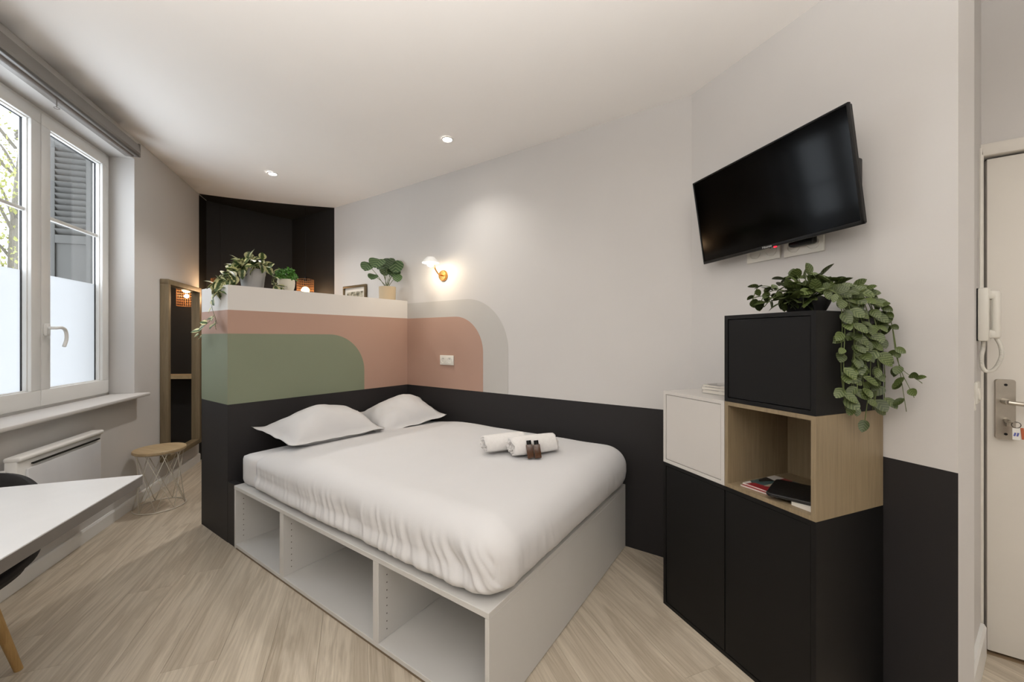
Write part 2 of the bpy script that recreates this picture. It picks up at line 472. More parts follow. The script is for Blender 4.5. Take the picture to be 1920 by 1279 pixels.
# window wall with the window opening
S0, S1, ZB, ZT = 2.46, 3.822, .86, 2.70
sN, sG = pN.dot(DW), pG.dot(DW)
def wwbox(m, s0, s1, z0, z1, d0=D_WN, d1=D_WN - .25, topc=False, n=1):
    vs, fs = [], []
    for i in range(n + 1):
        s = s0 + (s1 - s0) * i / n
        for d in (d0, d1):
            for z in (z0, z1):
                p = W(s, d, z)
                if topc and z == z1: p.z = ceil_z(*W(s, D_WN)[:2]) + .03
                vs.append(p)
    for i in range(n):
        k = 4 * i
        for a, c in ((0, 1), (1, 3), (3, 2), (2, 0)): fs.append((k + a, k + c, k + 4 + c, k + 4 + a))
    fs += [(0, 2, 3, 1), (4 * n, 4 * n + 1, 4 * n + 3, 4 * n + 2)]
    m.faces(vs, fs)
m = MB()
wwbox(m, sG - .1, S0, 0, 3, topc=True, n=12); wwbox(m, S1, sN + .15, 0, 3, topc=True, n=12)
wwbox(m, S0, S1, 0, ZB); wwbox(m, S0, S1, ZT, 3, topc=True, n=6)
ww = struct(m.build('wall_window', M_WALL), 'white outer wall with the double casement window', 'wall')
mp = MB(); zt = ceil_z(*W(5.1, D_WN)[:2])
sb = BL_WIN.dot(DW)
panel('painted_panel', W(sb, D_WN), DW, [(0, 0), (sN - sb, 0), (sN - sb, zt - .01), (0, zt - .01)], M_BLACK2, ww)
# ends of walls are covered by the hull; baseboards
def baseboard(name, a, c, label, h=.085, th=.014):
    a, c = Vector(a), Vector(c); d = (c - a).normalized(); n = Vector((-d.y, d.x, 0))
    L = (c - a).length
    M = frameM(a, n, (0, 0, 1))
    m = MB(); m.prism([(0, 0), (th, 0), (th, h - .012), (th - .006, h), (0, h)], 0, L, frameM(a, n, (0, 0, 1)))
    o = m.build(name, M_PVC)
    # prism runs along n x up = direction; flip when needed
    if n.cross(Vector((0, 0, 1))).dot(d) < 0:
        for v in o.data.vertices: v.co -= (v.co - a).dot(d) * 2 * d
    return struct(o, label, 'baseboard')
baseboard('baseboard_window', W(sb - .001, D_WN), W(.0, D_WN), 'white baseboard along the window wall')
baseboard('baseboard_return', pC + (pB - pC).normalized() * .02, pB, 'white baseboard of the short return wall by the door', .13, .016)

# --- half-height partition that serves as headboard
PT, PBK, PY0 = 1.651, -3.344, 1.045
front = [Vector((XH0, PY0, 0)), Vector((XH1, Y_BED, 0))]
part = MB(); part.prism([(XH0, PY0), (XH1, Y_BED - .001), (PBK, Y_BED - .001), (PBK, PY0)], 0, PT)
wp = struct(part.build('wall_headboard', plain('partition_white_paint', (216, 212, 207), .7, var=.012, nscale=3)), 'half-height partition behind the bed with sage, terracotta and charcoal paint', 'wall')
fd = (front[1] - front[0]).normalized(); LF = (front[1] - front[0]).length
# front face: walking from the wall to the free end the room is on the left
o1 = front[1]; dd = -fd
def fl(y): return LF - (y - PY0) / (Y_BED - PY0) * LF
Z_WP, Z_PG = 1.490, 1.337
panel('painted_band', o1, dd, [(0, 0), (LF, 0), (LF, HB), (0, HB)], M_BLACK, wp)
panel('painted_panel', o1, dd, [(0, HB), (LF, HB), (LF, Z_WP), (0, Z_WP)], M_PINK, wp)
panel('painted_arch', o1, dd, roundrect(fl(2.012), LF, HB, Z_PG, .30, 24, (0, 0, 0, 1)), M_GREEN, wp, .0012)
# free end face (room on the left when walking from front to back)
oe = Vector((XH0, PY0, 0)); LE = XH0 - PBK
for nm, z0, z1, mt in (('painted_band', 0, HB, M_BLACK), ('painted_arch', HB, Z_PG, M_GREEN), ('painted_panel', Z_PG, Z_WP, M_PINK)):
    panel(nm, oe, (-1, 0, 0), [(0, z0), (LE, z0), (LE, z1), (0, z1)], mt, wp)
panel('painted_panel', Vector((PBK, PY0, 0)), (0, 1, 0), [(0, 0), (Y_BED - PY0 - .002, 0), (Y_BED - PY0 - .002, PT - .12), (0, PT - .12)], M_BLACK2, wp)
pb = MB(); pb.box(((XH0 - 2.792) / 2 + .0, PY0 + .02, .195), (XH0 * -1 - 2.792, .04, .388)); pb.build('plinth', M_BLACK, wp)

# ================================================================= WINDOW (local frame: x along the wall, y out of the room, z up)
MW = frameM(W(0, 0), DW, -NW)
MW = Matrix(((DW.x, -NW.x, 0, 0), (DW.y, -NW.y, 0, 0), (0, 0, 1, 0), (0, 0, 0, 1)))
def wloc(o): o.matrix_world = MW; return o
win = bpy.data.objects.new('window_1', None); COL.objects.link(win); win.matrix_world = MW
struct(win, 'white double casement window with frosted lower panes', 'window')
YF = 1.90                       # room face of the sashes, measured outwards from the camera
m = MB()
for s0, s1, z0, z1 in ((S0, S1, ZB, .90), (S0, S1, 2.665, ZT), (S0, S0 + .035, ZB, ZT), (S1 - .035, S1, ZB, ZT)):
    m.box(((s0 + s1) / 2, YF + .045, (z0 + z1) / 2), (s1 - s0, .06, z1 - z0), bev=.004)
m.build('window_frame', M_PVC, win, auto=True)
def sash(s0, s1, handle):
    z0, z1 = .895, 2.672
    st, sb_, stp = .072, .10, .072
    m = MB()
    for a, c, e, f in ((s0, s1, z0, z0 + sb_), (s0, s1, z1 - stp, z1), (s0, s0 + st, z0 + sb_ - .001, z1 - stp + .001), (s1 - st, s1, z0 + sb_ - .001, z1 - stp + .001)):
        m.box(((a + c) / 2, YF + .03, (e + f) / 2), (c - a, .06, f - e), bev=.006)
    so = m.build('casement_sash', M_PVC, win, auto=True)
    gx0, gx1, gz0, gz1 = s0 + st - .012, s1 - st + .012, z0 + sb_ - .012, z1 - stp + .012
    # glazing bead
    m = MB()
    for a, c, e, f in ((gx0, gx1, gz0, gz0 + .018), (gx0, gx1, gz1 - .018, gz1), (gx0, gx0 + .018, gz0, gz1), (gx1 - .018, gx1, gz0, gz1)):
        m.box(((a + c) / 2, YF + .028, (e + f) / 2), (c - a, .022, f - e), bev=.003)
    m.build('glazing_bead', M_PVC, so, auto=True)
    m = MB()
    for a, c, e, f in ((gx0 + .016, gx1 - .016, gz1 - .021, gz1 - .016), (gx0 + .016, gx0 + .021, gz0, gz1), (gx1 - .021, gx1 - .016, gz0, gz1)):
        m.box(((a + c) / 2, YF + .043, (e + f) / 2), (c - a, .008, f - e))
    m.build('seal', plain('rubber_seal', (50, 50, 52), .6), so)
    zf = 1.705
    m = MB(); m.box(((gx0 + gx1) / 2, YF + .046, (gz1 + zf) / 2), (gx1 - gx0, .004, gz1 - zf)); m.build('pane', M_GLASS, so)
    m = MB(); m.box(((gx0 + gx1) / 2, YF + .046, (gz0 + zf) / 2), (gx1 - gx0, .004, zf - gz0)); m.build('frosted_pane', M_FROST, so)
    m = MB(); m.box(((gx0 + gx1) / 2, YF + .036, 2.062), (gx1 - gx0, .02, .024), bev=.006); m.build('glazing_bar', M_PVC, so, auto=True)
    if handle:
        m = MB(); m.box((s0 + .028, YF - .008, 1.36), (.032, .018, .075), bev=.005)
        pts = bez([(s0 + .028, YF - .012, 1.37), (s0 + .028, YF - .05, 1.37), (s0 + .07, YF - .055, 1.372), (s0 + .10, YF - .055, 1.35), (s0 + .105, YF - .055, 1.30), (s0 + .085, YF - .055, 1.255)], 6)
        m.tube(pts, .0095, 10)
        m.build('handle', M_PVC, so, auto=True)
SM = 3.153
sash(SM + .002, S1 - .03, True); sash(S0 + .03, SM - .002, False)
# sill board
m = MB(); m.box(((2.2 + 3.86) / 2, 1.79, .868), (1.66, .235, .024), bev=.008)
sill = wloc(m.build('sill_board', M_WALL, None, auto=True)); struct(sill, 'white window sill board above the radiator', 'sill')
sill.name = 'trim_1'
# shutter folded open outside the right jamb
sh = thing('louvered_shutter', 'pale grey louvered shutter folded open outside the right casement', 'shutter')
sh.matrix_world = MW
M_SHUT = plain('shutter_paint', (76, 74, 70), .6, var=.04)
sx, y0, y1, z0, z1 = 3.765, 1.985, 2.215, .70, 2.80
m = MB()
for a, c in ((y0, y0 + .028), (y1 - .028, y1)): m.box((sx, (a + c) / 2, (z0 + z1) / 2), (.03, c - a, z1 - z0), bev=.002)
for e, f in ((z0, z0 + .10), (2.0, 2.06), (z1 - .09, z1)): m.box((sx, (y0 + y1) / 2, (e + f) / 2), (.028, y1 - y0 - .05, f - e))
m.build('frame', M_SHUT, sh, auto=True)
m = MB(); m.box((sx + .004, (y0 + y1) / 2, (z0 + 2.0) / 2), (.014, y1 - y0 - .05, 2.0 - z0)); m.build('panel', M_SHUT, sh)
sl = MB(); sl.box((0, 0, 0), (.008, y1 - y0 - .054, .05), rot=(0, math.radians(-38), 0)); slme = sl.mesh('slat')
zz = 2.085
while zz < z1 - .1:
    o = link('slat', slme, M_SHUT, sh); o.location = (sx, (y0 + y1) / 2, zz); zz += .043
# blind cassette over the window
bc = thing('blind_cassette', 'grey roller blind cassette mounted above the window', 'blind')
bc.matrix_world = MW
M_CASS = plain('grey_aluminium', (132, 127, 122), .4, metal=.3, var=.03)
s_e = 3.70; s_b = 2.0
m = MB(); prof = [(1.759, 2.672), (1.759, 2.772), (1.690, 2.772), (1.674, 2.764), (1.666, 2.700), (1.674, 2.672)]
vs = [(s_b, y, z) for y, z in prof] + [(s_e, y, z) for y, z in prof]; n = len(prof)
m.faces(vs, [tuple(range(n)), tuple(range(2 * n - 1, n - 1, -1))] + [(i, (i + 1) % n, n + (i + 1) % n, n + i) for i in range(n)])
m.build('housing', M_CASS, bc)
m = MB(); m.cyl((s_b, 1.712, 2.676), (s_e - .02, 1.712, 2.676), .016, n=20); m.build('fabric_roll', plain('grey_fabric', (120, 114, 110), .8), bc, auto=True)
m = MB(); m.box(((s_b + s_e) / 2, 1.674, 2.676), (s_e - s_b - .02, .014, .016), bev=.004); m.build('bottom_bar', plain('dark_grey_metal', (88, 84, 80), .4, metal=.5), bc, auto=True)
m = MB(); m.box((s_e, 1.7115, 2.722), (.012, .092, .104), bev=.006); m.build('end_cap', M_CASS, bc, auto=True)
m = MB(); m.tube([(2.93, 1.70, 2.664), (2.93, 1.70, 2.62)], .003, 6); m.tube(ringpts((2.93, 1.70), .012, 12, 2.612), .002, 5, True); m.build('pull_clip', M_CASS, bc)
# electric radiator
rd = thing('electric_radiator', 'white flat panel electric radiator below the window sill', 'radiator'); rd.matrix_world = MW
s0, s1, zt, zb_ = 2.62, 3.26, .715, .20
m = MB(); m.box(((s0 + s1) / 2, 1.695, (zt + zb_) / 2 - .01), (s1 - s0, .05, zt - zb_ - .02), bev=.008); m.build('body', M_PVC, rd, auto=True)
m = MB(); m.box(((s0 + s1) / 2 + .01, 1.664, (zt + zb_) / 2 - .02), (s1 - s0 - .08, .012, zt - zb_ - .10), bev=.004); m.build('front_panel', plain('radiator_panel', (214, 214, 216), .35), rd, auto=True)
m = MB(); m.box(((s0 + s1) / 2, 1.69, zt - .012), (s1 - s0 + .004, .07, .026), bev=.011, seg=3); m.build('top_cap', M_PVC, rd, auto=True)
m = MB(); m.box(((s0 + s1) / 2 + .02, 1.6615, zt - .05), (s1 - s0 - .12, .010, .007)); m.build('air_slot', M_DARKPL, rd)
m = MB(); m.box((s0 - .05, 1.72, .60), (.09, .03, .12), bev=.006); m.build('control_box', M_PVC, rd, auto=True)
for sx_ in (s0 + .12, s1 - .12):
    m = MB(); m.box((sx_, 1.738, .45), (.04, .038, .3)); m.build('wall_bracket', M_PVC, rd)

# tree outside the window
tr = thing('street_tree', 'light green leafy tree seen through the clear upper pane', 'tree'); tr.matrix_world = MW
m = MB(); m.tube(bez([(11.5, 7.5, -3.5), (11.55, 7.4, 0), (11.4, 7.3, 3.5), (11.6, 7.2, 6.5)], 6), .14, 8, rfun=lambda t: 1 - .6 * t)
rnd = random.Random(11)
ends = []
for k in range(22):
    z = rnd.uniform(1.6, 5.8); a = rnd.uniform(0, 2 * PI); L = rnd.uniform(1.2, 2.4)
    p0 = Vector((11.5, 7.35, z)); p1 = p0 + Vector((math.cos(a) * L * .5, math.sin(a) * L * .3, L * .35)); p2 = p0 + Vector((math.cos(a) * L, math.sin(a) * L * .6, L * .5 + rnd.uniform(-.3, .3)))
    m.tube(bez([p0, p1, p2], 4), .035, 5, rfun=lambda t: 1 - .75 * t); ends += [p1, p2, (p1 + p2) / 2]
m.build('trunk', plain('bark', (92, 86, 74), .9), tr)
vs, fs = [], []
for k in range(3600):
    c = rnd.choice(ends) + Vector((rnd.gauss(0, .42), rnd.gauss(0, .3), rnd.gauss(0, .38)))
    q = Euler((rnd.uniform(0, 6), rnd.uniform(0, 6), rnd.uniform(0, 6))).to_matrix(); s = rnd.uniform(.05, .11)
    i = len(vs)
    for x, y in ((0, 0), (.5, .28), (1, 0), (.5, -.28)): vs.append(c + q @ Vector((x * s, y * s, .02 * (x == .5))))
    fs += [(i, i + 1, i + 2), (i, i + 2, i + 3)]
me = bpy.data.meshes.new('foliage'); me.from_pydata(vs, [], fs)
fo = link('foliage', me, plain('tree_leaf', (128, 128, 64), .6, var=.25, nscale=1.5), tr); fo['kind'] = 'stuff'

# ================================================================= DOOR
door = bpy.data.objects.new('door_1', None); COL.objects.link(door); door.location = (DX0, Y_DOOR, 0)
struct(door, 'white flush entrance door with steel handle plate', 'door')
M_DOOR = plain('door_paint', (222, 217, 208), .5, var=.01)
Wd = DX1 - DX0
m = MB(); m.box((Wd / 2 + .003, .035, DZ / 2 + .004), (Wd - .012, .05, DZ - .016), bev=.002); m.build('door_leaf', M_DOOR, door, auto=True)
m = MB()
fw = .016
m.box((-.0115, -.004, DZ / 2 + .01), (.012, .02, DZ + .03), bev=.004); m.box((Wd + .02, -.004, DZ / 2 + .02), (.04, .02, DZ + .05), bev=.004)
m.box((Wd / 2 + .01, -.004, DZ + .030), (Wd + .06, .02, .052), bev=.006)
m.build('door_frame', M_DOOR, door, auto=True)
m = MB(); m.box((Wd / 2, .05, -.05), (Wd + .08, .104, .1)); m.build('threshold_light_stop', plain('light_stop_oak', (140, 118, 92), .5), door)  # added under the leaf to stop daylight leaking in
m = MB(); m.box((Wd / 2, .09, DZ / 2), (Wd + .06, .05, DZ + .08)); m.build('gap_backing', plain('gap_shade_black', (20, 17, 14), .8), door)  # backing panel, black to give the door gap its shade; blocks stray daylight
hp = MB(); M = frameM((.0545, .010, 1.018), (1, 0, 0), (0, 0, 1))
hp.prism(roundrect(-.0265, .0265, -.122, .122, .010, 5), .0, .016, M)
plate = hp.build('handle_plate', M_STEEL, door, auto=True)
m = MB()
for z in (1.118, .918): m.cyl((.0545, -.0075, z), (.0545, -.006, z), .005, n=12)
m.build('screw', M_DARKPL, plate)
m = MB(); m.cyl((.050, -.006, 1.052), (.050, -.05, 1.052), .011, n=16)
m.tube(bez([(.048, -.05, 1.052), (.075, -.056, 1.049), (.11, -.056, 1.046), (.165, -.052, 1.046)], 6), .0085, 10); m.build('lever', M_STEEL, plate, auto=True)
m = MB(); m.cyl((.056, -.006, .975), (.056, -.024, .975), .010, n=16); m.box((.056, -.014, .962), (.009, .018, .022), bev=.003); m.build('lock_cylinder', M_STEEL, plate, auto=True)
# bunch of keys in the lock
ky = thing('key_set', 'house key in the door lock with white and orange tags', 'keys', (DX0 + .056, Y_DOOR - .0245, .975))
m = MB(); m.box((0, -.014, 0), (.003, .028, .009)); m.cyl((0, -.036, 0), (.0, -.036, .003), .011, n=16); m.build('key', M_STEEL, ky, auto=True)
m = MB(); m.tube([Vector((.006 + .012 * math.cos(a), -.044, -.008 + .012 * math.sin(a))) for a in [2 * PI * i / 18 for i in range(18)]], .0012, 6, True); m.build('key_ring', plain('dark_steel', (70, 66, 60), .3, metal=1), ky, smooth=True)
m = MB(); m.box((.006, -.044, -.043), (.020, .002, .046), bev=.0008); t1 = m.build('key_tag', plain('white_card', (228, 226, 220), .6), ky)
m = MB()
for k, dx in enumerate((.001, .0085)): m.box((dx + .001, -.0454, -.045), (.005, .0006, .014), rot=(0, .2, 0))
m.build('print', plain('blue_print', (96, 100, 170), .6), t1)
m = MB(); m.box((.0215, -.046, -.040), (.0085, .002, .045), rot=(0, -.08, 0), bev=.0008); m.build('key_tag', plain('orange_card', (176, 92, 58), .6), ky)
# intercom handset on the return wall near the door
rvd = (pC - pB).normalized(); rvn = Vector((rvd.y, -rvd.x, 0))      # into the door alcove
def RV(a, out, z):
    v = pB + rvd * a + rvn * out; return Vector((v.x, v.y, z))
ic = thing('intercom_handset', 'white intercom handset with coiled cord beside the entrance door', 'intercom')
ic.matrix_world = frameM(RV(.525, 0.001, 1.30), rvd, (0, 0, 1)) @ Matrix.Identity(4)
# local: x along the return wall to the door, y up, z = rvd x up = rvn (out of the wall)
m = MB(); m.box((0, .10, .016), (.085, .208, .030), bev=.008); m.build('wall_base', M_PLAST, ic, auto=True)
m = MB(); m.box((.0, .10, .0012), (.080, .205, .0024)); m.build('back_plate', M_DARKPL, ic)
m = MB(); m.box((-.005, .099, .046), (.042, .186, .022), bev=.010, seg=3); m.box((-.005, .175, .038), (.044, .034, .03), bev=.010); m.box((-.005, .024, .038), (.044, .034, .03), bev=.010)
m.build('handset', M_PLAST, ic, auto=True)
path = bez([(.0, -.004, .014), (.010, -.035, .012), (-.012, -.062, .010), (-.012, -.105, .012), (.0, -.122, .022), (0, -.112, .042), (0, -.065, .058), (0, -.020, .056), (-.003, .010, .046)], 26)
hel = []
for i, p in enumerate(path):
    t = (path[min(i + 1, len(path) - 1)] - path[max(i - 1, 0)]).normalized(); x = t.cross(Vector((1, 0, 0))).normalized() if abs(t.x) < .95 else t.cross(Vector((0, 1, 0))).normalized(); y = t.cross(x)
    for k in range(4):
        a = 2 * PI * (i * 4 + k) / 7.0
        nx = path[min(i + 1, len(path) - 1)]
        q = p.lerp(nx, k / 4)
        hel.append(q + x * .0055 * math.cos(a) + y * .0055 * math.sin(a))
m = MB(); m.tube(hel, .0017, 5); m.build('coiled_cord', M_PLAST, ic, smooth=True)
m = MB(); m.tube([(.0, .20, .006), (.012, .45, .006), (.02, .765, .006)], .004, 6); m.build('cable_duct', M_PLAST, ic)
# light switches on the return wall
for a, z, lab in ((.235, 1.08, 'white light switch on the return wall, nearer the television'), (.43, 1.10, 'white light switch on the return wall, nearer the entrance door')):
    sw = thing('light_switch', lab, 'switch'); sw.matrix_world = frameM(RV(a, .001, z), rvd, (0, 0, 1))
    m = MB(); m.box((0, 0, .005), (.082, .082, .010), bev=.004); m.build('plate', M_PLAST, sw, auto=True)
    m = MB(); m.box((0, -.004, .0115), (.034, .044, .007), rot=(math.radians(-6), 0, 0), bev=.002); m.build('rocker', M_PLAST, sw, auto=True)

# ================================================================= BED
bd = thing('storage_bed_base', 'white platform bed base with three open storage compartments', 'bed')
BX0, BX1, BY0, BY1, BZ = -2.785, -.7944, 1.037, 2.444, .392
th = .018
def bpart(name, x0, x1, y0, y1, z0, z1, mat=None, bev=.0015):
    m = MB(); m.box(((x0 + x1) / 2, (y0 + y1) / 2, (z0 + z1) / 2), (x1 - x0, y1 - y0, z1 - z0), bev=bev, seg=1)
    return m.build(name, mat or M_MELA, bd)
DEP = .60
bpart('top_board', BX0, BX1, BY0, BY1, BZ - .022, BZ)
bpart('end_panel', BX1 - th, BX1, BY0 + .001, BY1, .004, BZ - .022)
bpart('end_panel', BX0, BX0 + th, BY0 + .001, BY1, .004, BZ - .022)
bpart('bottom_board', BX0 + th, BX1 - th, BY0 + .002, BY0 + DEP, .012, .032)
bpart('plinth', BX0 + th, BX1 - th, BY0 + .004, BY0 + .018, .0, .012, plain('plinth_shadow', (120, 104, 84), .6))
bpart('back_panel', BX0 + th, BX1 - th, BY0 + DEP, BY0 + DEP + .012, .004, BZ - .022)
bpart('back_panel', BX0 + th, BX1 - th, BY1 - .02, BY1 - .004, .004, BZ - .022)
M_HOLE = plain('pin_hole', (90, 84, 74), .9)
holes = []
for a, c in ((-2.215, -2.175), (-1.413, -1.375)):
    d = bpart('divider', a, c, BY0 + .002, BY0 + DEP, .032, BZ - .022); holes.append((d, c + .0004))
holes.append((bd.children[2], BX0 + th + .0004))
for d, x in holes:
    m = MB()
    for yy in (BY0 + .045, BY0 + DEP - .07):
        for k in range(9): m.cyl((x - .0006, yy, .07 + k * .033), (x, yy, .07 + k * .033), .0028, n=8)
    h = m.build('pin_holes', M_HOLE, d); h['kind'] = 'stuff'
def rbox(x0, x1, y0, y1, z0, z1, r, rz, nx, ny, nz_, fn=None):
    """rounded box surface from a subdivided cube, fn(p, normal) -> offset vector"""
    b = bmesh.new()
    ids = {}
    def V(i, j, k):
        key = (i, j, k)
        if key not in ids: ids[key] = b.verts.new((x0 + (x1 - x0) * i / nx, y0 + (y1 - y0) * j / ny, z0 + (z1 - z0) * k / nz_))
        return ids[key]
    for i in range(nx):
        for j in range(ny):
            b.faces.new((V(i, j, nz_), V(i + 1, j, nz_), V(i + 1, j + 1, nz_), V(i, j + 1, nz_))); b.faces.new((V(i, j, 0), V(i, j + 1, 0), V(i + 1, j + 1, 0), V(i + 1, j, 0)))
    for i in range(nx):
        for k in range(nz_):
            b.faces.new((V(i, 0, k), V(i + 1, 0, k), V(i + 1, 0, k + 1), V(i, 0, k + 1))); b.faces.new((V(i, ny, k), V(i, ny, k + 1), V(i + 1, ny, k + 1), V(i + 1, ny, k)))
    for j in range(ny):
        for k in range(nz_):
            b.faces.new((V(0, j, k), V(0, j, k + 1), V(0, j + 1, k + 1), V(0, j + 1, k))); b.faces.new((V(nx, j, k), V(nx, j + 1, k), V(nx, j + 1, k + 1), V(nx, j, k + 1)))
    for v in b.verts:
        p = v.co
        c = Vector((min(max(p.x, x0 + r), x1 - r), min(max(p.y, y0 + r), y1 - r), min(max(p.z, z0 + rz), z1 - rz)))
        d = p - c
        dn = Vector((d.x / r, d.y / r, d.z / rz))
        if dn.length > 1e-6:
            mxc = max(abs(dn.x), abs(dn.y), abs(dn.z)); u = dn.normalized() * mxc
            q = c + Vector((u.x * r, u.y * r, u.z * rz)); nrm = Vector((u.x / r, u.y / r, u.z / rz)).normalized()
        else: q, nrm = p.copy(), Vector((0, 0, 1))
        if fn: q = q + fn(q, nrm)
        v.co = q
    bmesh.ops.recalc_face_normals(b, faces=b.faces[:])
    me = bpy.data.meshes.new('m'); b.to_mesh(me); b.free(); return me
from mathutils import noise as NZ
def sstep(a, c, x):
    t = max(0, min(1, (x - a) / (c - a))); return t * t * (3 - 2 * t)
me = rbox(BX0 + .012, BX1 - .06, BY0 + .03, BY1 - .002, BZ + .001, .585, .035, .035, 40, 28, 6, lambda p, n: Vector((-.05 * sstep(-1.2, -.9, p.x), .05 * sstep(-2.66, -2.52, p.x) * sstep(1.3, 1.1, p.y), -.012 * sstep(-2.66, -2.5, p.x) * sstep(.5, .58, p.z))))
mat = tag(link('mattress', me, M_SHEET, None, True), 'mattress in a white fitted sheet on the storage base', 'mattress')
def duv(p, n):
    top = max(0, n.z); side = 1 - top
    h = .010 * NZ.noise(Vector((p.x * 1.6, p.y * 1.6, 0))) + .004 * NZ.noise(Vector((p.x * 5, p.y * 4, 3)))
    off = Vector((0, 0, h * top))
    u = p.x * 1.0 + p.y
    low = sstep(.62, .48, p.z)
    wob = .05 * NZ.noise(Vector((p.x * 4, p.y * 4, p.z * 6)))
    uu_ = (p.x if abs(n.y) > abs(n.x) else p.y) + wob + .25 * (p.z - .5)
    fold = NZ.noise(Vector((uu_ * 19, 2.3, p.z * 1.2)))
    fold = .22 - abs(fold) ** .75 * 1.1 + .35 * NZ.noise(Vector((uu_ * 45, 5.1, p.z * 2)))
    reg = sstep(-2.2, -1.7, p.x) * (.45 + .55 * sstep(-.1, .35, NZ.noise(Vector((p.x * 2.2, p.y * 2.2, 1.7)))))
    amp = .030 * low * (.25 + .75 * reg)
    if n.x > .6: amp *= .3
    corner = sstep(.30, .0, (Vector((p.x, p.y, 0)) - Vector((-.80, 1.07, 0))).length)
    amp *= 1 + .5 * corner
    off += Vector((n.x, n.y, 0)) * fold * amp
    # the near edge droops a little more towards the foot
    bot = sstep(.47, .40, p.z)
    off.z += -.006 * bot * (NZ.noise(Vector((p.x * 7, p.y * 7, 9))) - .1)
    hv = Vector((n.x, n.y, 0))
    if hv.length > .02 and n.y < .3 * abs(n.x) + .01: off += hv.normalized() * (.062 - .045 * max(0, hv.normalized().x)) * sstep(.50, .405, p.z)
    # slim towards the head
    hd = sstep(-1.9, -2.6, p.x)
    off.z -= hd * top * .045
    if n.y < 0: off.y += .012 * hd * side
    return off
me = rbox(-2.655, -.750, BY0 + .012, BY1 - .004, BZ + .006, .652, .135, .115, 300, 170, 34, duv)
dv = tag(link('duvet', me, M_SHEET, None, True), 'smooth white duvet spread over the bed', 'duvet')
# pillows
def pillow_mesh(L, Wd_, T_, seed, skew=0.):
    n1, n2 = 48, 36; b = bmesh.new(); rows = {}
    for side in (1, -1):
        for i in range(n1 + 1):
            for j in range(n2 + 1):
                u, v = -1 + 2 * i / n1, -1 + 2 * j / n2
                edge = i in (0, n1) or j in (0, n2)
                if side == -1 and edge: rows[(side, i, j)] = rows[(1, i, j)]; continue
                uu, vv = min(1, abs(u) / .90), min(1, abs(v) / .87)
                h = T_ * max(0, (1 - uu ** 2.2)) ** .62 * max(0, (1 - vv ** 2.2)) ** .62
                h *= 1 + .14 * NZ.noise(Vector((u * 1.8 + seed, v * 1.8, seed)))
                h += .006 * NZ.noise(Vector((u * 6, v * 4, seed + 4))) * min(1, h / .02)
                x = L / 2 * u * (1 - .05 * (1 - v * v)); y = Wd_ / 2 * v * (1 - .08 * (1 - u * u))
                x += skew * ((1 - u) / 2) ** 1.5 * ((1 - v) / 2)
                z = h * side * (1 if side > 0 else .55) + (.0015 * side)
                cr = abs(u) ** 6 * abs(v) ** 6
                z += .012 * NZ.noise(Vector((u * 3 + seed, v * 3, 7))) * max(uu, vv) ** 4 + cr * .015
                rows[(side, i, j)] = b.verts.new((x, y, z))
        for i in range(n1):
            for j in range(n2):
                f = [rows[(side, i, j)], rows[(side, i + 1, j)], rows[(side, i + 1, j + 1)], rows[(side, i, j + 1)]]
                b.faces.new(f if side > 0 else f[::-1])
    me = bpy.data.meshes.new('pillow'); b.to_mesh(me); b.free(); return me
def pillow(c, ax, ay, L, Wd_, T_, seed, label, skew=0.):
    o = link('pillow', pillow_mesh(L, Wd_, T_, seed, skew), M_SHEET, None, True)
    o.matrix_world = frameM(c, ax, ay)
    return tag(o, label, 'pillow', 'pillows at the head of the bed')
def pose(cfront, yaw, tilt):
    # ax: long axis along the headboard, ay: from front edge up to the headboard
    ax = Vector((math.cos(yaw), math.sin(yaw), 0)); ay0 = Vector((-math.sin(yaw), math.cos(yaw), 0))
    return ax, (ay0 * math.cos(tilt) + Vector((0, 0, 1)) * math.sin(tilt))
def paxes(yaw, tilt, roll_):
    ax = Vector((math.cos(yaw) * math.cos(roll_), math.sin(yaw) * math.cos(roll_), math.sin(roll_))); ay0 = Vector((-math.sin(yaw), math.cos(yaw), 0))
    ay = (ay0 * math.cos(tilt) + Vector((0, 0, 1)) * math.sin(tilt)); ay = (ay - ax * ay.dot(ax)).normalized(); return ax, ay
ax, ay = paxes(math.radians(84), math.radians(10), 0)
pillow(Vector((-2.632, 1.520, .672)), ax, ay, .75, .42, .165, 1.3, 'white pillow on the free side of the bed, nearer the storage compartments', .10)
ax, ay = paxes(math.radians(75), math.radians(13), math.radians(8))
pillow(Vector((-2.545, 2.140, .680)), ax, ay, .58, .48, .145, 6.1, 'white pillow in the corner against the wall beside the bed')
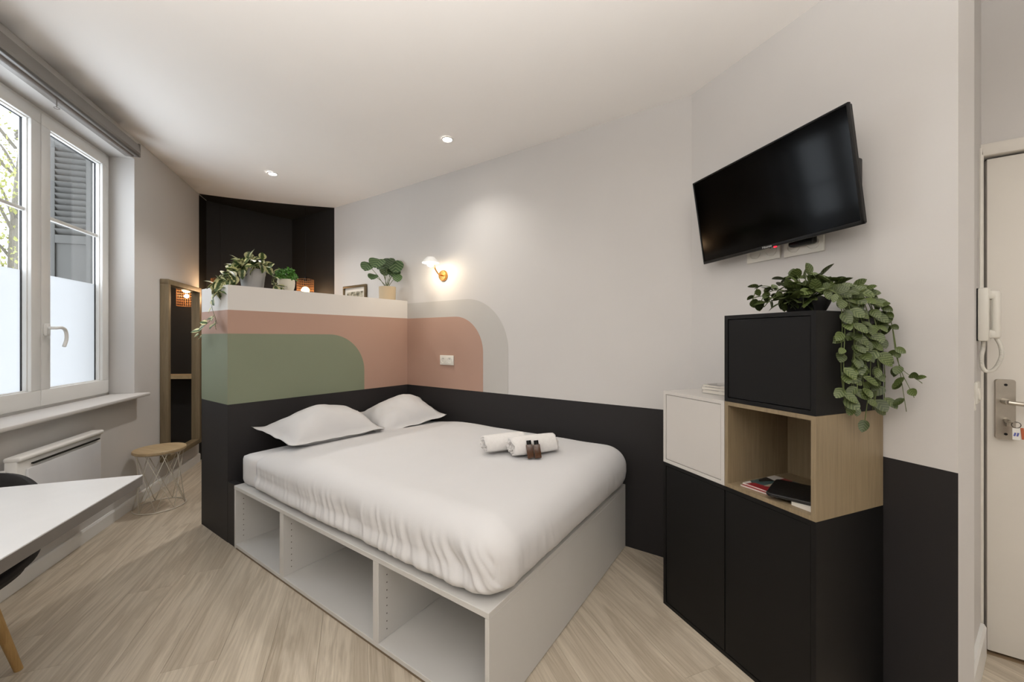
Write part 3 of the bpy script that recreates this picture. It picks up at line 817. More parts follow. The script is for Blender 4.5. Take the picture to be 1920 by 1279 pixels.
# rolled towels
def roll(c, d, r, L, label, z):
    d = Vector(d).normalized()
    t = thing('rolled_towel', label, 'towel', (c[0], c[1], z), math.atan2(d.y, d.x), 'rolled towels on the duvet')
    turns, n = 3.6, 110; th_ = r / (turns + .6) * .80
    path = []
    for i in range(n + 1):
        a = i / n * turns * 2 * PI; rr = r * (.16 + .84 * i / n) - th_ * .5
        x, y = rr * math.cos(a), rr * math.sin(a)
        path.append((x, y * .92))
    m = MB(); vs = []; fs = []
    nx_ = 14
    rnd_ = random.Random(int(c[0] * 1000))
    for k in range(nx_ + 1):
        xx = L * (k / nx_ - .5)
        for i, (a, b_) in enumerate(path):
            rr = math.hypot(a, b_); e0 = max(1e-5, rr - th_ * .5); e1 = rr + th_ * .5
            jag = (.010 * math.sin(i * .16 + 1) + .006 * rnd_.uniform(-1, 1)) * (1 if k in (0, nx_) else 0)
            bul = 1 + .05 * math.sin(PI * k / nx_) + .02 * NZ.noise(Vector((xx * 20, i * .05, L)))
            for e in (e0, e1): vs.append((xx + jag, a / rr * e * bul, b_ / rr * e * bul))
    W2 = 2 * (n + 1)
    for k in range(nx_):
        for i in range(n):
            p = k * W2 + 2 * i
            fs += [(p, p + 2, p + 2 + W2, p + W2), (p + 1, p + 1 + W2, p + 3 + W2, p + 3)]
        for i in (0, n):
            p = k * W2 + 2 * i; fs.append((p, p + W2, p + 1 + W2, p + 1))
    for k in (0, nx_):
        for i in range(n):
            p = k * W2 + 2 * i; fs.append((p, p + 1, p + 3, p + 2))
    me = bpy.data.meshes.new('terry_roll'); me.from_pydata([(x, y, z_ + r * .95) for x, y, z_ in vs], [], fs)
    b = bmesh.new(); b.from_mesh(me); bmesh.ops.recalc_face_normals(b, faces=b.faces[:]); b.to_mesh(me); b.free()
    link('terry_roll', me, M_TOWEL, t, True)
    return t
roll((-1.145, 1.905), (.50, .86, 0), .062, .27, 'rolled white towel beside the amber bottles', .648)
roll((-1.312, 1.862), (.50, .86, 0), .058, .25, 'rolled white towel lying behind the other roll', .650)
# amber bottles
M_AMB = plain('amber_glass', (70, 38, 8), .12, var=.1, spec=.6)
for k, (x, y, lab) in enumerate(((-1.102, 1.812, 'small square amber bottle with black cap leaning on the towel, nearer the pillows'), (-1.070, 1.836, 'small square amber bottle with black cap leaning on the towel, nearer the foot end'))):
    t = thing('toiletry_bottle', lab, 'bottle', (x, y, .660), math.radians(30), 'amber bottles on the bed')
    t.rotation_euler = (math.radians(-14), math.radians(-7), math.radians(36))
    m = MB(); m.box((0, 0, .037), (.036, .028, .072), bev=.003); m.build('body', M_AMB, t, auto=True)
    m = MB(); m.cyl((0, 0, .072), (0, 0, .094), .013, n=20); m.build('cap', M_DARKPL, t, auto=True)

# ================================================================= CABINETS (TV wall frame: local x along wall away from camera, y towards the wall)
MT = Matrix(((DT.x, NT.x, 0, 0), (DT.y, NT.y, 0, 0), (0, 0, 1, 0), (0, 0, 0, 1)))
DF, DB = 1.4135, 1.788
def cab(name, label, t0, t1, z0, z1, mat, doors=1, doormat=None):
    c = thing(name, label, 'cabinet'); c.matrix_world = MT @ Matrix.Translation((t0, DF, z0)); w, h, d = t1 - t0, z1 - z0, DB - DF
    b = .0155
    m = MB()
    for x0, x1, za, zb in ((0, b, 0, h), (w - b, w, 0, h), (b, w - b, 0, b), (b, w - b, h - b, h)):
        m.box(((x0 + x1) / 2, d / 2, (za + zb) / 2), (x1 - x0, d, zb - za))
    if doors > 1:
        m.box((w / 2, d / 2 + .02, h / 2), (.016, d - .04, h - .03))
    bmesh.ops.remove_doubles(m.b, verts=m.b.verts[:], dist=1e-5)
    m.build('carcass', mat, c)
    m = MB(); m.box((w / 2, d - .012, h / 2), (w - 2 * b, .008, h - 2 * b)); m.build('back_panel', mat, c)
    for k in range(doors):
        g = .0022
        x0 = b + g + k * (w - 2 * b) / doors; x1 = b + (k + 1) * (w - 2 * b) / doors - g
        m = MB(); m.box(((x0 + x1) / 2, .010, h / 2), (x1 - x0, .016, h - 2 * b - 2 * g), bev=.001, seg=1); m.build('door', doormat or mat, c)
    return c
tR, tM, tL = .845, 1.190, 1.535
# lower cabinet
cab('dark_base_cabinet', 'black two-door base cabinet standing on the floor', tR, tL, .0, .699, M_CABK, 2)
cab('white_cube_cabinet', 'small white cube cabinet on the black base cabinet', tM + .001, tL, .700, 1.049, M_WHITE, 1)
cab('oak_cube_shelf', 'open oak cube shelf between the black base and the black cube', tR, tM - .001, .700, 1.049, M_OAKZ, 0)
cab('dark_cube_cabinet', 'black cube cabinet on top of the open oak shelf', tR, tM, 1.050, 1.40, M_CABK, 1)
# print material for magazine covers
def cover(name, cols, seed):
    m, nt, b = newmat(name)
    v = coords(nt, (14, 9, 1), (0, 0, .0)); no = nd(nt, 'ShaderNodeTexVoronoi'); no.inputs['Scale'].default_value = 1.0 + seed * .1
    nt.links.new(v, no.inputs['Vector'])
    sp = nd(nt, 'ShaderNodeSeparateColor'); nt.links.new(no.outputs['Color'], sp.inputs[0])
    cr = nd(nt, 'ShaderNodeValToRGB'); cr.color_ramp.interpolation = 'CONSTANT'
    while len(cr.color_ramp.elements) < len(cols): cr.color_ramp.elements.new(.5)
    for i, c in enumerate(cols): cr.color_ramp.elements[i].position = i / len(cols); cr.color_ramp.elements[i].color = lin(c)
    nt.links.new(sp.outputs[0], cr.inputs[0]); nt.links.new(cr.outputs[0], b.inputs['Base Color']); b.inputs['Roughness'].default_value = .3
    return m
M_PAPER = plain('paper', (222, 216, 206), .8)
def booklet(name, label, cat, t, d, z, w, l, h, rz, cov, group=None):
    o = thing(name, label, cat, T(t, d, z), math.radians(A_TV + rz), group)
    m = MB(); m.box((0, 0, h / 2), (w - .002, l - .002, h * .86)); m.build('pages', M_PAPER, o)
    m = MB(); m.box((0, 0, h * .96), (w, l, h * .08)); m.box((0, 0, h * .04), (w, l, h * .08)); m.box((w / 2, 0, h / 2), (h * .08, l, h)); m.build('cover', cov, o)
    return o
g = 'magazines in the oak shelf'
booklet('magazine', 'colourful magazine lying under the other one in the oak shelf', 'magazine', 1.075, 1.545, .7162, .14, .21, .007, 6, cover('cover_a', [(210, 205, 196), (150, 30, 40), (40, 50, 52), (170, 160, 140)], 1), g)
booklet('magazine', 'colourful magazine on top with a red corner in the oak shelf', 'magazine', 1.072, 1.550, .7234, .135, .20, .005, 3, cover('cover_b', [(30, 32, 36), (140, 28, 40), (60, 84, 88), (160, 150, 130), (210, 205, 200)], 4), g)
m = MB(); m.prism(roundrect(-.075, .075, -.10, .10, .02, 5), 0, .012)
o = m.build('document_pouch', plain('black_leatherette', (13, 13, 15), .5, bump=.3, bscale=120), None)
o.matrix_world = Matrix.Translation(T(.985, 1.525, .7287)) @ Matrix.Rotation(math.radians(A_TV + 25), 4, 'Z')
bmx = bmesh.new(); bmx.from_mesh(o.data); bmesh.ops.bevel(bmx, geom=bmx.edges[:], offset=.003, segments=1, affect='EDGES'); bmx.to_mesh(o.data); bmx.free()
tag(o, 'flat black pouch lying in the oak shelf', 'pouch')
booklet('leaflet', 'small white leaflet by the side wall of the oak shelf', 'leaflet',   .905, 1.50, .7162, .07, .12, .0122, 0, M_PAPER)
for k, (lab, dt, dz, h, rz) in enumerate((('grey paper magazine at the bottom of the stack on the white cube', .0, 0, .017, 6), ('paper leaflet in the middle of the stack on the white cube', .006, .0173, .013, 10), ('paper leaflet topmost in the stack on the white cube', -.002, .0305, .009, 2))):
    booklet('paper_leaflet', lab, 'leaflet', 1.312 + dt, 1.61, 1.0502 + dz, .20, .15, h, rz, cover('cover_p%d' % k, [(190, 186, 180), (150, 146, 140), (214, 210, 204)], k), 'papers on the white cube')

# ================================================================= TELEVISION
TC = Vector((-.067, 2.059, 1.918)); yaw, tilt, rol = math.radians(232.166), math.radians(8.904), math.radians(1.04)
nF = Vector((math.cos(yaw) * math.cos(tilt), math.sin(yaw) * math.cos(tilt), -math.sin(tilt)))
rA = Vector((-math.sin(yaw), math.cos(yaw), 0)); uA = nF.cross(rA)
r2 = rA * math.cos(rol) + uA * math.sin(rol)
tvm = frameM(TC, r2, nF.cross(r2))             # local x to the viewer's right, y up, z towards the room
tv = thing('television', 'black flat screen television tilted on a wall bracket', 'television'); tv.matrix_world = tvm
w, h = .73, .43
m = MB()
bz = .008
for x0, x1, y0, y1 in ((-w / 2, w / 2, -h / 2, -h / 2 + .014), (-w / 2, w / 2, h / 2 - bz, h / 2), (-w / 2, -w / 2 + bz, -h / 2, h / 2), (w / 2 - bz, w / 2, -h / 2, h / 2)):
    m.box(((x0 + x1) / 2, (y0 + y1) / 2, -.006), (x1 - x0, y1 - y0, .014), bev=.002)
m.build('bezel', M_DARKPL, tv, auto=True)
m = MB(); m.box((0, .003, -.006), (w - .012, h - .018, .008)); m.build('screen', M_SCREEN, tv)
m = MB(); m.box((0, 0, -.019), (w - .006, h - .006, .016), bev=.004); m.box((.01, -.075, -.038), (w * .80, h * .52, .03), bev=.012); m.build('back_shell', M_DARKPL, tv, auto=True)
cu = bpy.data.curves.new('logo', 'FONT'); cu.body = 'Hisense'; cu.size = .0145; cu.extrude = .0002; cu.align_x = 'CENTER'
tmp = bpy.data.objects.new('logo_tmp', cu); COL.objects.link(tmp); bpy.context.view_layer.update()
lme = bpy.data.meshes.new_from_object(tmp.evaluated_get(bpy.context.evaluated_depsgraph_get())); bpy.data.objects.remove(tmp)
lme.materials.clear()
lo = link('logo', lme, plain('silver_print', (200, 200, 198), .4), tv); lo.location = (-.002, -h / 2 + .0025, .0014)
m = MB(); m.box((.035, -h / 2 - .002, .0), (.012, .006, .006), bev=.001); m.build('standby_light', emit('red_led', (1, .01, .03), 3), tv)
bk = thing('tv_wall_bracket', 'black tilting wall bracket behind the television', 'bracket')
bk.matrix_world = MT
tcx, tcd = TC.dot(DT), TC.dot(NT)
m = MB(); m.box((tcx - .02, 1.7895, TC.z + .0), (.24, .008, .22), bev=.002); m.build('wall_plate', M_DARKPL, bk)
m = MB(); m.cyl((tcx - .02, 1.786, TC.z), (tcx - .02, tcd + .08, TC.z), .016, n=14); m.build('arm', M_DARKPL, bk)
m = MB(); m.box((.915, 1.735, 1.87), (.05, .045, .215), bev=.006); m.box(((tcx + .915) / 2, 1.748, TC.z), (abs(tcx - .915), .012, .03)); m.build('tilt_rail', M_DARKPL, bk, auto=True)
# sockets below the television
def socket(name, label, matw, n, w_=.075, group=None, dark=False):
    s = thing(name, label, 'socket', group=group); s.matrix_world = matw
    m = MB(); m.box((0, 0, .005), (w_ * n + .006, .082, .010), bev=.003); pl_ = m.build('plate', M_PLAST, s, auto=True)
    for k in range(n):
        x = (k - (n - 1) / 2) * w_
        m = MB(); m.lathe([(.0275, .0102), (.0275, .013), (.0235, .013), (.020, .0075), (.0, .0075)], 24, Matrix.Translation((x, 0, 0))); f = m.build('socket_well', M_PLAST, s, smooth=False)
        m = MB()
        for dx in (-.0095, .0095): m.cyl((x + dx, 0, .0072), (x + dx, 0, .0080), .0026, n=10)
        m.cyl((x, .012, .0075), (x, .012, .016), .0022, n=8); m.build('contacts', M_DARKPL, f)
    return s
def tvframe(t, z): return frameM(T(t, D_TV - .001, z), -DT, (0, 0, 1))
socket('wall_socket', 'double wall socket with aerial outlet half hidden under the television', tvframe(1.296, 1.712), 2, .078)
socket('wall_socket', 'double wall socket with a black plug under the television', tvframe(1.118, 1.708), 2, .078)
pg = thing('power_plug', 'black power plug in the socket under the television', 'plug'); pg.matrix_world = tvframe(1.118, 1.708)
m = MB(); m.box((.012, .012, .032), (.10, .040, .036), bev=.010, seg=3); m.build('plug_body', M_DARKPL, pg, auto=True)
m = MB(); m.tube(bez([(.05, .012, .04), (.09, .03, .045), (.10, .09, .045), (.08, .15, .04)], 6), .0035, 6); m.build('cable', M_DARKPL, pg)

# double socket by the bed
socket('wall_socket', 'white double socket in the terracotta arch beside the bed', frameM((-2.322, Y_BED - .0026, 1.121), (1, 0, 0), (0, 0, 1)), 2, .075)

# ================================================================= LAMPS
def downlight(x, y, label, k=1.):
    z = ceil_z(x, y)
    d = thing('recessed_spotlight', label, 'spotlight', (x, y, z - .001), 0, 'recessed ceiling spotlights')
    m = MB(); m.lathe([(.042, 0.0005), (.042, -.004), (.033, -.006), (.031, -.001)], 32); m.build('trim_ring', M_PVC, d, smooth=False)
    m = MB(); m.lathe([(.031, -.0015), (.0, -.0015)], 32); m.build('lens', emit('spot_lens', (1, .95, .88), 60), d)
    ld = bpy.data.lights.new('spot_beam', 'SPOT'); ld.energy = SPOT_POWER * k; ld.color = SPOT_COL; ld.spot_size = math.radians(125); ld.spot_blend = .9; ld.shadow_soft_size = .03
    lo_ = bpy.data.objects.new('spot_beam', ld); COL.objects.link(lo_); lo_.parent = d; lo_.location = (0, 0, -.012)
    return d
downlight(-1.925, 2.034, 'recessed ceiling spotlight above the bed, near the white wall', 4.6)
downlight(-3.688, 1.671, 'recessed ceiling spotlight above the half-height partition', 13.0)
downlight(.04, 1.317, 'recessed ceiling spotlight in front of the television', 1.6)
downlight(-2.0, .1, 'added unseen fill spotlight above the table by the window', .5)  # added out of view as fill for the window wall
downlight(1.35, 1.55, 'added unseen fill spotlight in front of the entrance door', 2.6)  # added out of view as fill for the door and return wall
# added fill lamp, unseen behind the viewer, brightens the ceiling like bounced flash
ux, uy = .30, -1.0
ul = thing('ceiling_fill_lamp', 'added fill uplighter, unseen behind the viewer', 'lamp', (ux, uy, 0))
m = MB(); m.lathe([(0, 0), (.14, 0), (.14, .012), (.02, .025), (0, .025)], 36); m.build('base', M_PVC, ul, auto=True)
m = MB(); m.cyl((0, 0, .02), (0, 0, 1.12), .012, n=16); m.build('pole', M_PVC, ul, auto=True)
m = MB(); m.lathe([(.02, 1.11), (.06, 1.115), (.13, 1.155), (.165, 1.20), (.160, 1.20), (.125, 1.162), (.055, 1.125), (0, 1.12)], 40); m.build('lamp_shade', M_PVC, ul, auto=True)
m = MB(); m.cyl((0, 0, 1.12), (0, 0, 1.16), .03, n=18); m.build('bulb', emit('fill_lamp_bulb', (1, .93, .84), 30), ul, auto=True)
ld = bpy.data.lights.new('ceiling_fill', 'SPOT'); ld.energy = FILL_POWER; ld.color = (1, .985, .965); ld.spot_size = math.radians(145); ld.spot_blend = .4; ld.shadow_soft_size = .08
lo_ = bpy.data.objects.new('ceiling_fill', ld); COL.objects.link(lo_); lo_.parent = ul; lo_.location = (0, 0, 1.19); lo_.rotation_euler = (PI, 0, 0)
# brass wall lamp above the bed corner
sc = thing('wall_lamp', 'brass wall lamp with white downward shade above the bed corner', 'lamp', (-2.366, Y_BED - .0005, 1.843))
m = MB(); Mx = Matrix.Rotation(PI / 2, 4, 'X')
m.lathe([(.0, .022), (.042, .020), (.047, .012), (.047, .0)], 32, Mx); m.build('wall_plate', M_BRASS, sc, auto=True)
m = MB(); m.tube(bez([(0, -.02, 0), (0, -.06, .005), (0, -.105, .05), (0, -.13, .115), (0, -.15, .125)], 6), .006, 10); m.build('arm', M_BRASS, sc, auto=True)
m = MB(); m.lathe([(.012, .052), (.03, .048), (.052, .026), (.070, .0), (.067, .0), (.05, .023), (.028, .043), (.0, .046)], 36, Matrix.Translation((0, -.155, .085))); m.build('lamp_shade', M_PVC, sc, auto=True)
m = MB(); bmesh.ops.create_uvsphere(m.b, u_segments=20, v_segments=12, radius=.030, matrix=Matrix.Translation((0, -.155, .082))); m.build('bulb', emit('warm_bulb', (1, .84, .62), 90), sc, smooth=True)
ld = bpy.data.lights.new('bulb_light', 'POINT'); ld.energy = 2.6; ld.color = (1, .86, .66); ld.shadow_soft_size = .03
lo_ = bpy.data.objects.new('bulb_light', ld); COL.objects.link(lo_); lo_.parent = sc; lo_.location = (0, -.155, .046)
# two wire mesh pendants behind the partition
def pendant(x, y, ztop, label, e):
    zc_ = ceil_z(x, y)
    p = thing('mesh_pendant_lamp', label, 'lamp', (x, y, ztop - .30), 0, 'mesh pendant lamps behind the partition')
    r, hh = .085, .30
    m = MB()
    for k in range(12): m.tube(ringpts((0, 0), r, 28, hh * k / 11), .0018, 4, True)
    for k in range(28):
        a = 2 * PI * k / 28; m.tube([(r * math.cos(a), r * math.sin(a), 0), (r * math.cos(a), r * math.sin(a), hh)], .0016, 4)
    m.build('mesh_shade', plain('rattan_wire', (150, 104, 60), .6), p)
    m = MB(); m.cyl((0, 0, hh - .02), (0, 0, hh + .03), .018, n=14); m.tube([(r, 0, hh), (0, 0, hh + .01), (-r, 0, hh)], .003, 5); m.build('lamp_holder', M_DARKPL, p)
    m = MB(); m.tube([(0, 0, hh + .02), (0, 0, zc_ - (ztop - .30) - .003)], .0025, 6); m.build('cord', M_DARKPL, p)
    m = MB(); bmesh.ops.create_uvsphere(m.b, u_segments=18, v_segments=10, radius=.042, matrix=Matrix.Translation((0, 0, hh * .60))); m.build('bulb', emit('amber_bulb', (1, .62, .32), 25), p, smooth=True)
    ld = bpy.data.lights.new('pendant_light', 'POINT'); ld.energy = e; ld.color = (1, .66, .36); ld.shadow_soft_size = .02
    l = bpy.data.objects.new('pendant_light', ld); COL.objects.link(l); l.parent = p; l.location = (0, 0, hh * .55 - .06)
    return p
pendant(-4.32, 2.30, 1.955, 'wire mesh pendant lamp glowing behind the partition near the white wall', 4)
pendant(-5.01, 1.735, 1.95, 'wire mesh pendant lamp by the black end wall, glowing in the mirror', 5)
# wooden counter on the end wall (seen in the mirror)
m = MB()
ed = (pN - pM).normalized(); en = Vector((ed.y * -1, ed.x, 0))
if en.x < 0: en = -en
cpoly = [pM + en * .002 - ed * -.01, pN + en * .002 - ed * .06, pN + en * .20 - ed * .06, pM + en * .20 - ed * -.01]
m.prism([(p.x, p.y) for p in cpoly], .875, .912)
tag(m.build('wall_counter', M_STOOLW), 'narrow oak counter on the black end wall', 'shelf')

# ================================================================= WALL PICTURE AND MIRROR
pc = thing('framed_picture', 'framed print on the white wall behind the partition', 'picture')
a0 = hit(643, 537, (0, 1, 0), Y_BED - .025); a1 = hit(685, 533, (0, 1, 0), Y_BED - .025)
px0, px1, pz1 = a0.x, a1.x, (a0.z + a1.z) / 2; pz0 = pz1 - .46
pc.location = (px0, Y_BED, pz0); w, h = px1 - px0, pz1 - pz0
m = MB(); b_ = .022
for x0, x1, z0, z1 in ((0, w, 0, b_), (0, w, h - b_, h), (0, b_, b_, h - b_), (w - b_, w, b_, h - b_)): m.box(((x0 + x1) / 2, -.014, (z0 + z1) / 2), (x1 - x0, .026, z1 - z0), bev=.003)
m.build('frame', plain('bronze_frame', (108, 92, 66), .4, metal=.3), pc, auto=True)
m = MB(); m.box((w / 2, -.008, h / 2), (w - 2 * b_ + .002, .006, h - 2 * b_ + .002)); m.build('mat_board', M_PAPER, pc)
pm, nt, b = newmat('etching_print')
v = coords(nt, (16, 16, 16)); no = nd(nt, 'ShaderNodeTexNoise'); no.inputs['Scale'].default_value = 1.6; no.inputs['Detail'].default_value = 8; nt.links.new(v, no.inputs['Vector'])
cr = nd(nt, 'ShaderNodeValToRGB'); cr.color_ramp.elements[0].position = .38; cr.color_ramp.elements[1].position = .62
cr.color_ramp.elements[0].color = lin((78, 80, 70)); cr.color_ramp.elements[1].color = lin((196, 192, 176)); e = cr.color_ramp.elements.new(.5); e.color = lin((140, 138, 120))
nt.links.new(no.outputs['Fac'], cr.inputs[0]); nt.links.new(cr.outputs[0], b.inputs['Base Color'])
m = MB(); m.box((w / 2, -.012, h / 2 - .01), (w - .11, .003, h - .11)); m.build('print', pm, pc)

mi = thing('wall_mirror', 'tall oak framed mirror on the window wall', 'mirror')
mi.matrix_world = MW @ Matrix.Translation((4.20, 1.758, .225))
w, h = .70, 1.60
m = MB(); b_ = .045
for x0, x1, z0, z1 in ((0, w, 0, b_), (0, w, h - b_, h), (0, b_, b_ - .001, h - b_ + .001), (w - b_, w, b_ - .001, h - b_ + .001)): m.box(((x0 + x1) / 2, -.031, (z0 + z1) / 2), (x1 - x0, .060, z1 - z0), bev=.002)
m.build('frame', M_OAKX, mi, auto=True)
m = MB(); m.box((w / 2, -.022, h / 2), (w - 2 * b_ + .01, .006, h - 2 * b_ + .01)); m.build('mirror_glass', plain('silvered_glass', (238, 238, 236), .01, metal=1, var=.0), mi)

# ================================================================= STOOL
sp_ = Vector((-3.965, .929, 0)) + NW * .035 + DW * .02
st = thing('wire_stool', 'round wire stool with oak top beside the mirror', 'stool', sp_, .3)
R, HT = .162, .455
m = MB(); m.lathe([(0, HT - .022), (R - .003, HT - .022), (R, HT - .018), (R, HT - .004), (R - .004, HT), (0, HT)], 48); m.build('seat', M_STOOLW, st, auto=True)
M_WIRE = plain('white_wire', (206, 200, 188), .45)
m = MB(); m.tube(ringpts((0, 0), .158, 48, .006), .004, 6, True); m.build('base_ring', M_WIRE, st, smooth=True)
m = MB(); m.tube(ringpts((0, 0), .145, 48, HT - .027), .004, 6, True); m.build('top_ring', M_WIRE, st, smooth=True)
wl = MB(); wl.tube([(.158, 0, .006), (.145 * math.cos(1.15), .145 * math.sin(1.15), HT - .027)], .0025, 5); wr_ = MB(); wr_.tube([(.158, 0, .006), (.145 * math.cos(-1.15), .145 * math.sin(-1.15), HT - .027)], .0025, 5)
wl, wr_ = wl.mesh('wire_rod'), wr_.mesh('wire_rod')
for k in range(9):
    for me in (wl, wr_):
        o = link('wire_rod', me, M_WIRE, st, True); o.rotation_euler = (0, 0, 2 * PI * k / 9)

# ================================================================= TABLE AND CHAIR
tip = Vector((-2.177, .478, 0))
tb = thing('dining_table', 'white topped table with dark edges under the window', 'table', tip, 0)
tb.matrix_world = Matrix(((-DW.x, NW.x, 0, tip.x), (-DW.y, NW.y, 0, tip.y), (0, 0, 1, 0), (0, 0, 0, 1)))
# local x: along the wall towards the camera side, y: into the room (table lies at y<0)
LT, WT, ZT_ = 1.30, .80, .74
m = MB(); m.box((LT / 2, -WT / 2, ZT_ - .0025), (LT, WT, .005), bev=.001, seg=1); m.build('table_top', plain('white_laminate', (220, 221, 222), .35, var=.02, nscale=9), tb)
m = MB(); m.box((LT / 2, -WT / 2, ZT_ - .0225), (LT - .001, WT - .001, .035)); m.build('edge_band', plain('grey_edge_band', (116, 110, 104), .5), tb)
M_LEGW = wood('leg_beech', (150, 116, 66), (206, 170, 112), 2, .5, .05, 1.0, .3)
for x, y in ((LT - .10, -.08), (LT - .10, -WT + .08)):
    m = MB(); m.cyl((x, y, 0), (x, y, ZT_ - .04), .018, .028, n=18); m.build('leg', M_LEGW, tb, auto=True)
m = MB(); m.box((LT / 2, -WT - .02, ZT_ - .055), (LT - .1, .05, .03)); m.build('wall_batten', M_LEGW, tb)
ch = thing('tub_chair', 'black tub chair with beech legs pushed under the table', 'chair')
cpos = tip - NW * .60 - DW * .14
ch.matrix_world = Matrix(((-DW.x, NW.x, 0, cpos.x), (-DW.y, NW.y, 0, cpos.y), (0, 0, 1, 0), (0, 0, 0, 1)))
# local x: facing direction (seat front), y: to the viewer's right
def shell(off):
    nU, nV = 30, 96; rows = []
    for i in range(nU + 1):
        u = i / nU; row = []
        for j in range(nV):
            a = 2 * PI * j / nV; ca, sa = math.cos(a), math.sin(a)
            back = max(0, -ca) ** 1.6; sidew = abs(sa) ** 2
            rim = .02 + .17 * sidew * (.5 - .5 * ca) * 1.1 + .30 * back
            k = u ** 2.6
            rx, ry = .235 + off, .262 + .05 * (1 - back) + off
            x = rx * ca * min(1, u * 1.18) if u < .85 else rx * ca * (1 + .0 * u)
            y = ry * sa * min(1, u * 1.18) if u < .85 else ry * sa
            x += -.085 * back * k
            y *= 1 + .05 * k
            row.append((x, y, .43 - off * (1.2 if u < .8 else .2) + rim * k))
        rows.append(row)
    return rows
ri, ro = shell(0.), shell(.022)
vs, fs = [], []
def addrows(rows, flip):
    base = len(vs); nV = len(rows[0])
    for r in rows: vs.extend(r)
    for i in range(len(rows) - 1):
        for j in range(nV):
            k = (j + 1) % nV; f = (base + i * nV + j, base + i * nV + k, base + (i + 1) * nV + k, base + (i + 1) * nV + j)
            fs.append(f[::-1] if flip else f)
    return base + (len(rows) - 1) * nV
e1 = addrows(ri, False); e2 = addrows(ro, True)
for j in range(96): fs.append((e1 + j, e1 + (j + 1) % 96, e2 + (j + 1) % 96, e2 + j))
m = MB(); m.faces(vs, fs); bmesh.ops.remove_doubles(m.b, verts=m.b.verts[:], dist=1e-5)
so = m.build('seat_shell', plain('black_felt', (34, 33, 34), .85, var=.1, nscale=30, bump=.2, bscale=200), ch, smooth=True)
for sx_, sy_ in ((1, 1), (1, -1), (-1, 1), (-1, -1)):
    m = MB(); m.cyl((.19 * sx_, .185 * sy_, 0), (.12 * sx_, .12 * sy_, .405), .0125, .02, n=16); m.build('leg', M_LEGW, ch, auto=True)
m = MB(); m.box((0, 0, .395), (.27, .27, .02), bev=.004); m.build('leg_mount', M_DARKPL, ch)

# ================================================================= PLANTS
def leaf_mesh(name, shape, cup=.12, droop=.18, n=8, wave=0.):
    b = bmesh.new(); rows = []
    for i in range(n + 1):
        u = i / n; hw = shape(u); row = []
        for j in (-1, -.5, 0, .5, 1):
            y = hw * j; row.append(b.verts.new((u, y, -droop * u * u + cup * abs(j) ** 1.5 * hw * 2 + wave * math.sin(u * 9 + j * 2) * abs(j))))
        rows.append(row)
    for a, c in zip(rows, rows[1:]):
        for j in range(4): b.faces.new((a[j], a[j + 1], c[j + 1], c[j]))
    bmesh.ops.remove_doubles(b, verts=b.verts[:], dist=1e-4)
    me = bpy.data.meshes.new(name); b.to_mesh(me); b.free()
    for p in me.polygons: p.use_smooth = True
    return me
L_POTH = leaf_mesh('leaf', lambda u: .36 * math.sin(PI * u ** .75) ** .9 if 0 < u < 1 else 0)
L_FIT = leaf_mesh('leaf', lambda u: .34 * max(0, math.sin(PI * u ** .9)) ** .62 if 0 < u < 1 else 0, .10, .12)
L_CAL = leaf_mesh('leaf', lambda u: (.52 * max(0, math.sin(PI * min(1, u * .93 + .07))) ** .5 if 0 < u < 1 else (.12 if u == 0 else 0)), .10, .16, 10, .018)
M_POTH = leafmat('variegated_leaf', (70, 92, 48), (214, 212, 160), None, 'edge')
M_FIT = leafmat('veined_leaf', (62, 76, 32), (150, 156, 106), None, 'fine')
M_CAL = leafmat('striped_leaf', (54, 80, 46), (150, 168, 122), None, 'wide')
L_POTH.materials.append(M_POTH); L_FIT.materials.append(M_FIT); L_CAL.materials.append(M_CAL)
M_STEM = plain('green_stem', (92, 104, 58), .6)
def put_leaf(me, parent, p, d, up, s, ws=1.):
    d = Vector(d).normalized(); up = Vector(up); y = up.cross(d)
    if y.length < 1e-3: y = Vector((1, 0, 0)).cross(d)
    y.normalize(); z = d.cross(y)
    M = Matrix(((d.x, y.x, z.x, p[0]), (d.y, y.y, z.y, p[1]), (d.z, y.z, z.z, p[2]), (0, 0, 0, 1))) @ Matrix.Diagonal((s, s * ws, s, 1))
    o = bpy.data.objects.new('leaf', me); COL.objects.link(o); o.parent = parent
    o.matrix_local = parent.matrix_world.inverted() @ M
    return o
def vine(parent, ctrl, n_leaf, me, size, rnd, stem_r=.0016, t0=.05, out=None):
    pts = bez(ctrl, 8); m = MB(); m.tube([parent.matrix_world.inverted() @ p for p in pts], stem_r, 5); m.build('stem', M_STEM, parent, smooth=True)
    for k in range(n_leaf):
        t = t0 + (1 - t0) * (k + rnd.uniform(.2, .8)) / n_leaf; i = min(len(pts) - 2, int(t * (len(pts) - 1)))
        p = pts[i].lerp(pts[i + 1], t * (len(pts) - 1) - i); tg = (pts[i + 1] - pts[i]).normalized()
        side = tg.cross(Vector((rnd.uniform(-1, 1), rnd.uniform(-1, 1), rnd.uniform(-1, 1)))).normalized()
        if out is not None and side.dot(out) < 0: side = side - 1.6 * out * side.dot(out)
        d = side * .8 + tg * .5 + Vector((0, 0, -.1))
        up = Vector((rnd.uniform(-.5, .5), rnd.uniform(-.5, .5), 1)) if out is None else (out * 1.0 + Vector((rnd.uniform(-.4, .4), rnd.uniform(-.4, .4), .7)))
        put_leaf(me, parent, p, d, up, size * rnd.uniform(.75, 1.25), rnd.uniform(.85, 1.15))
bpy.context.view_layer.update()
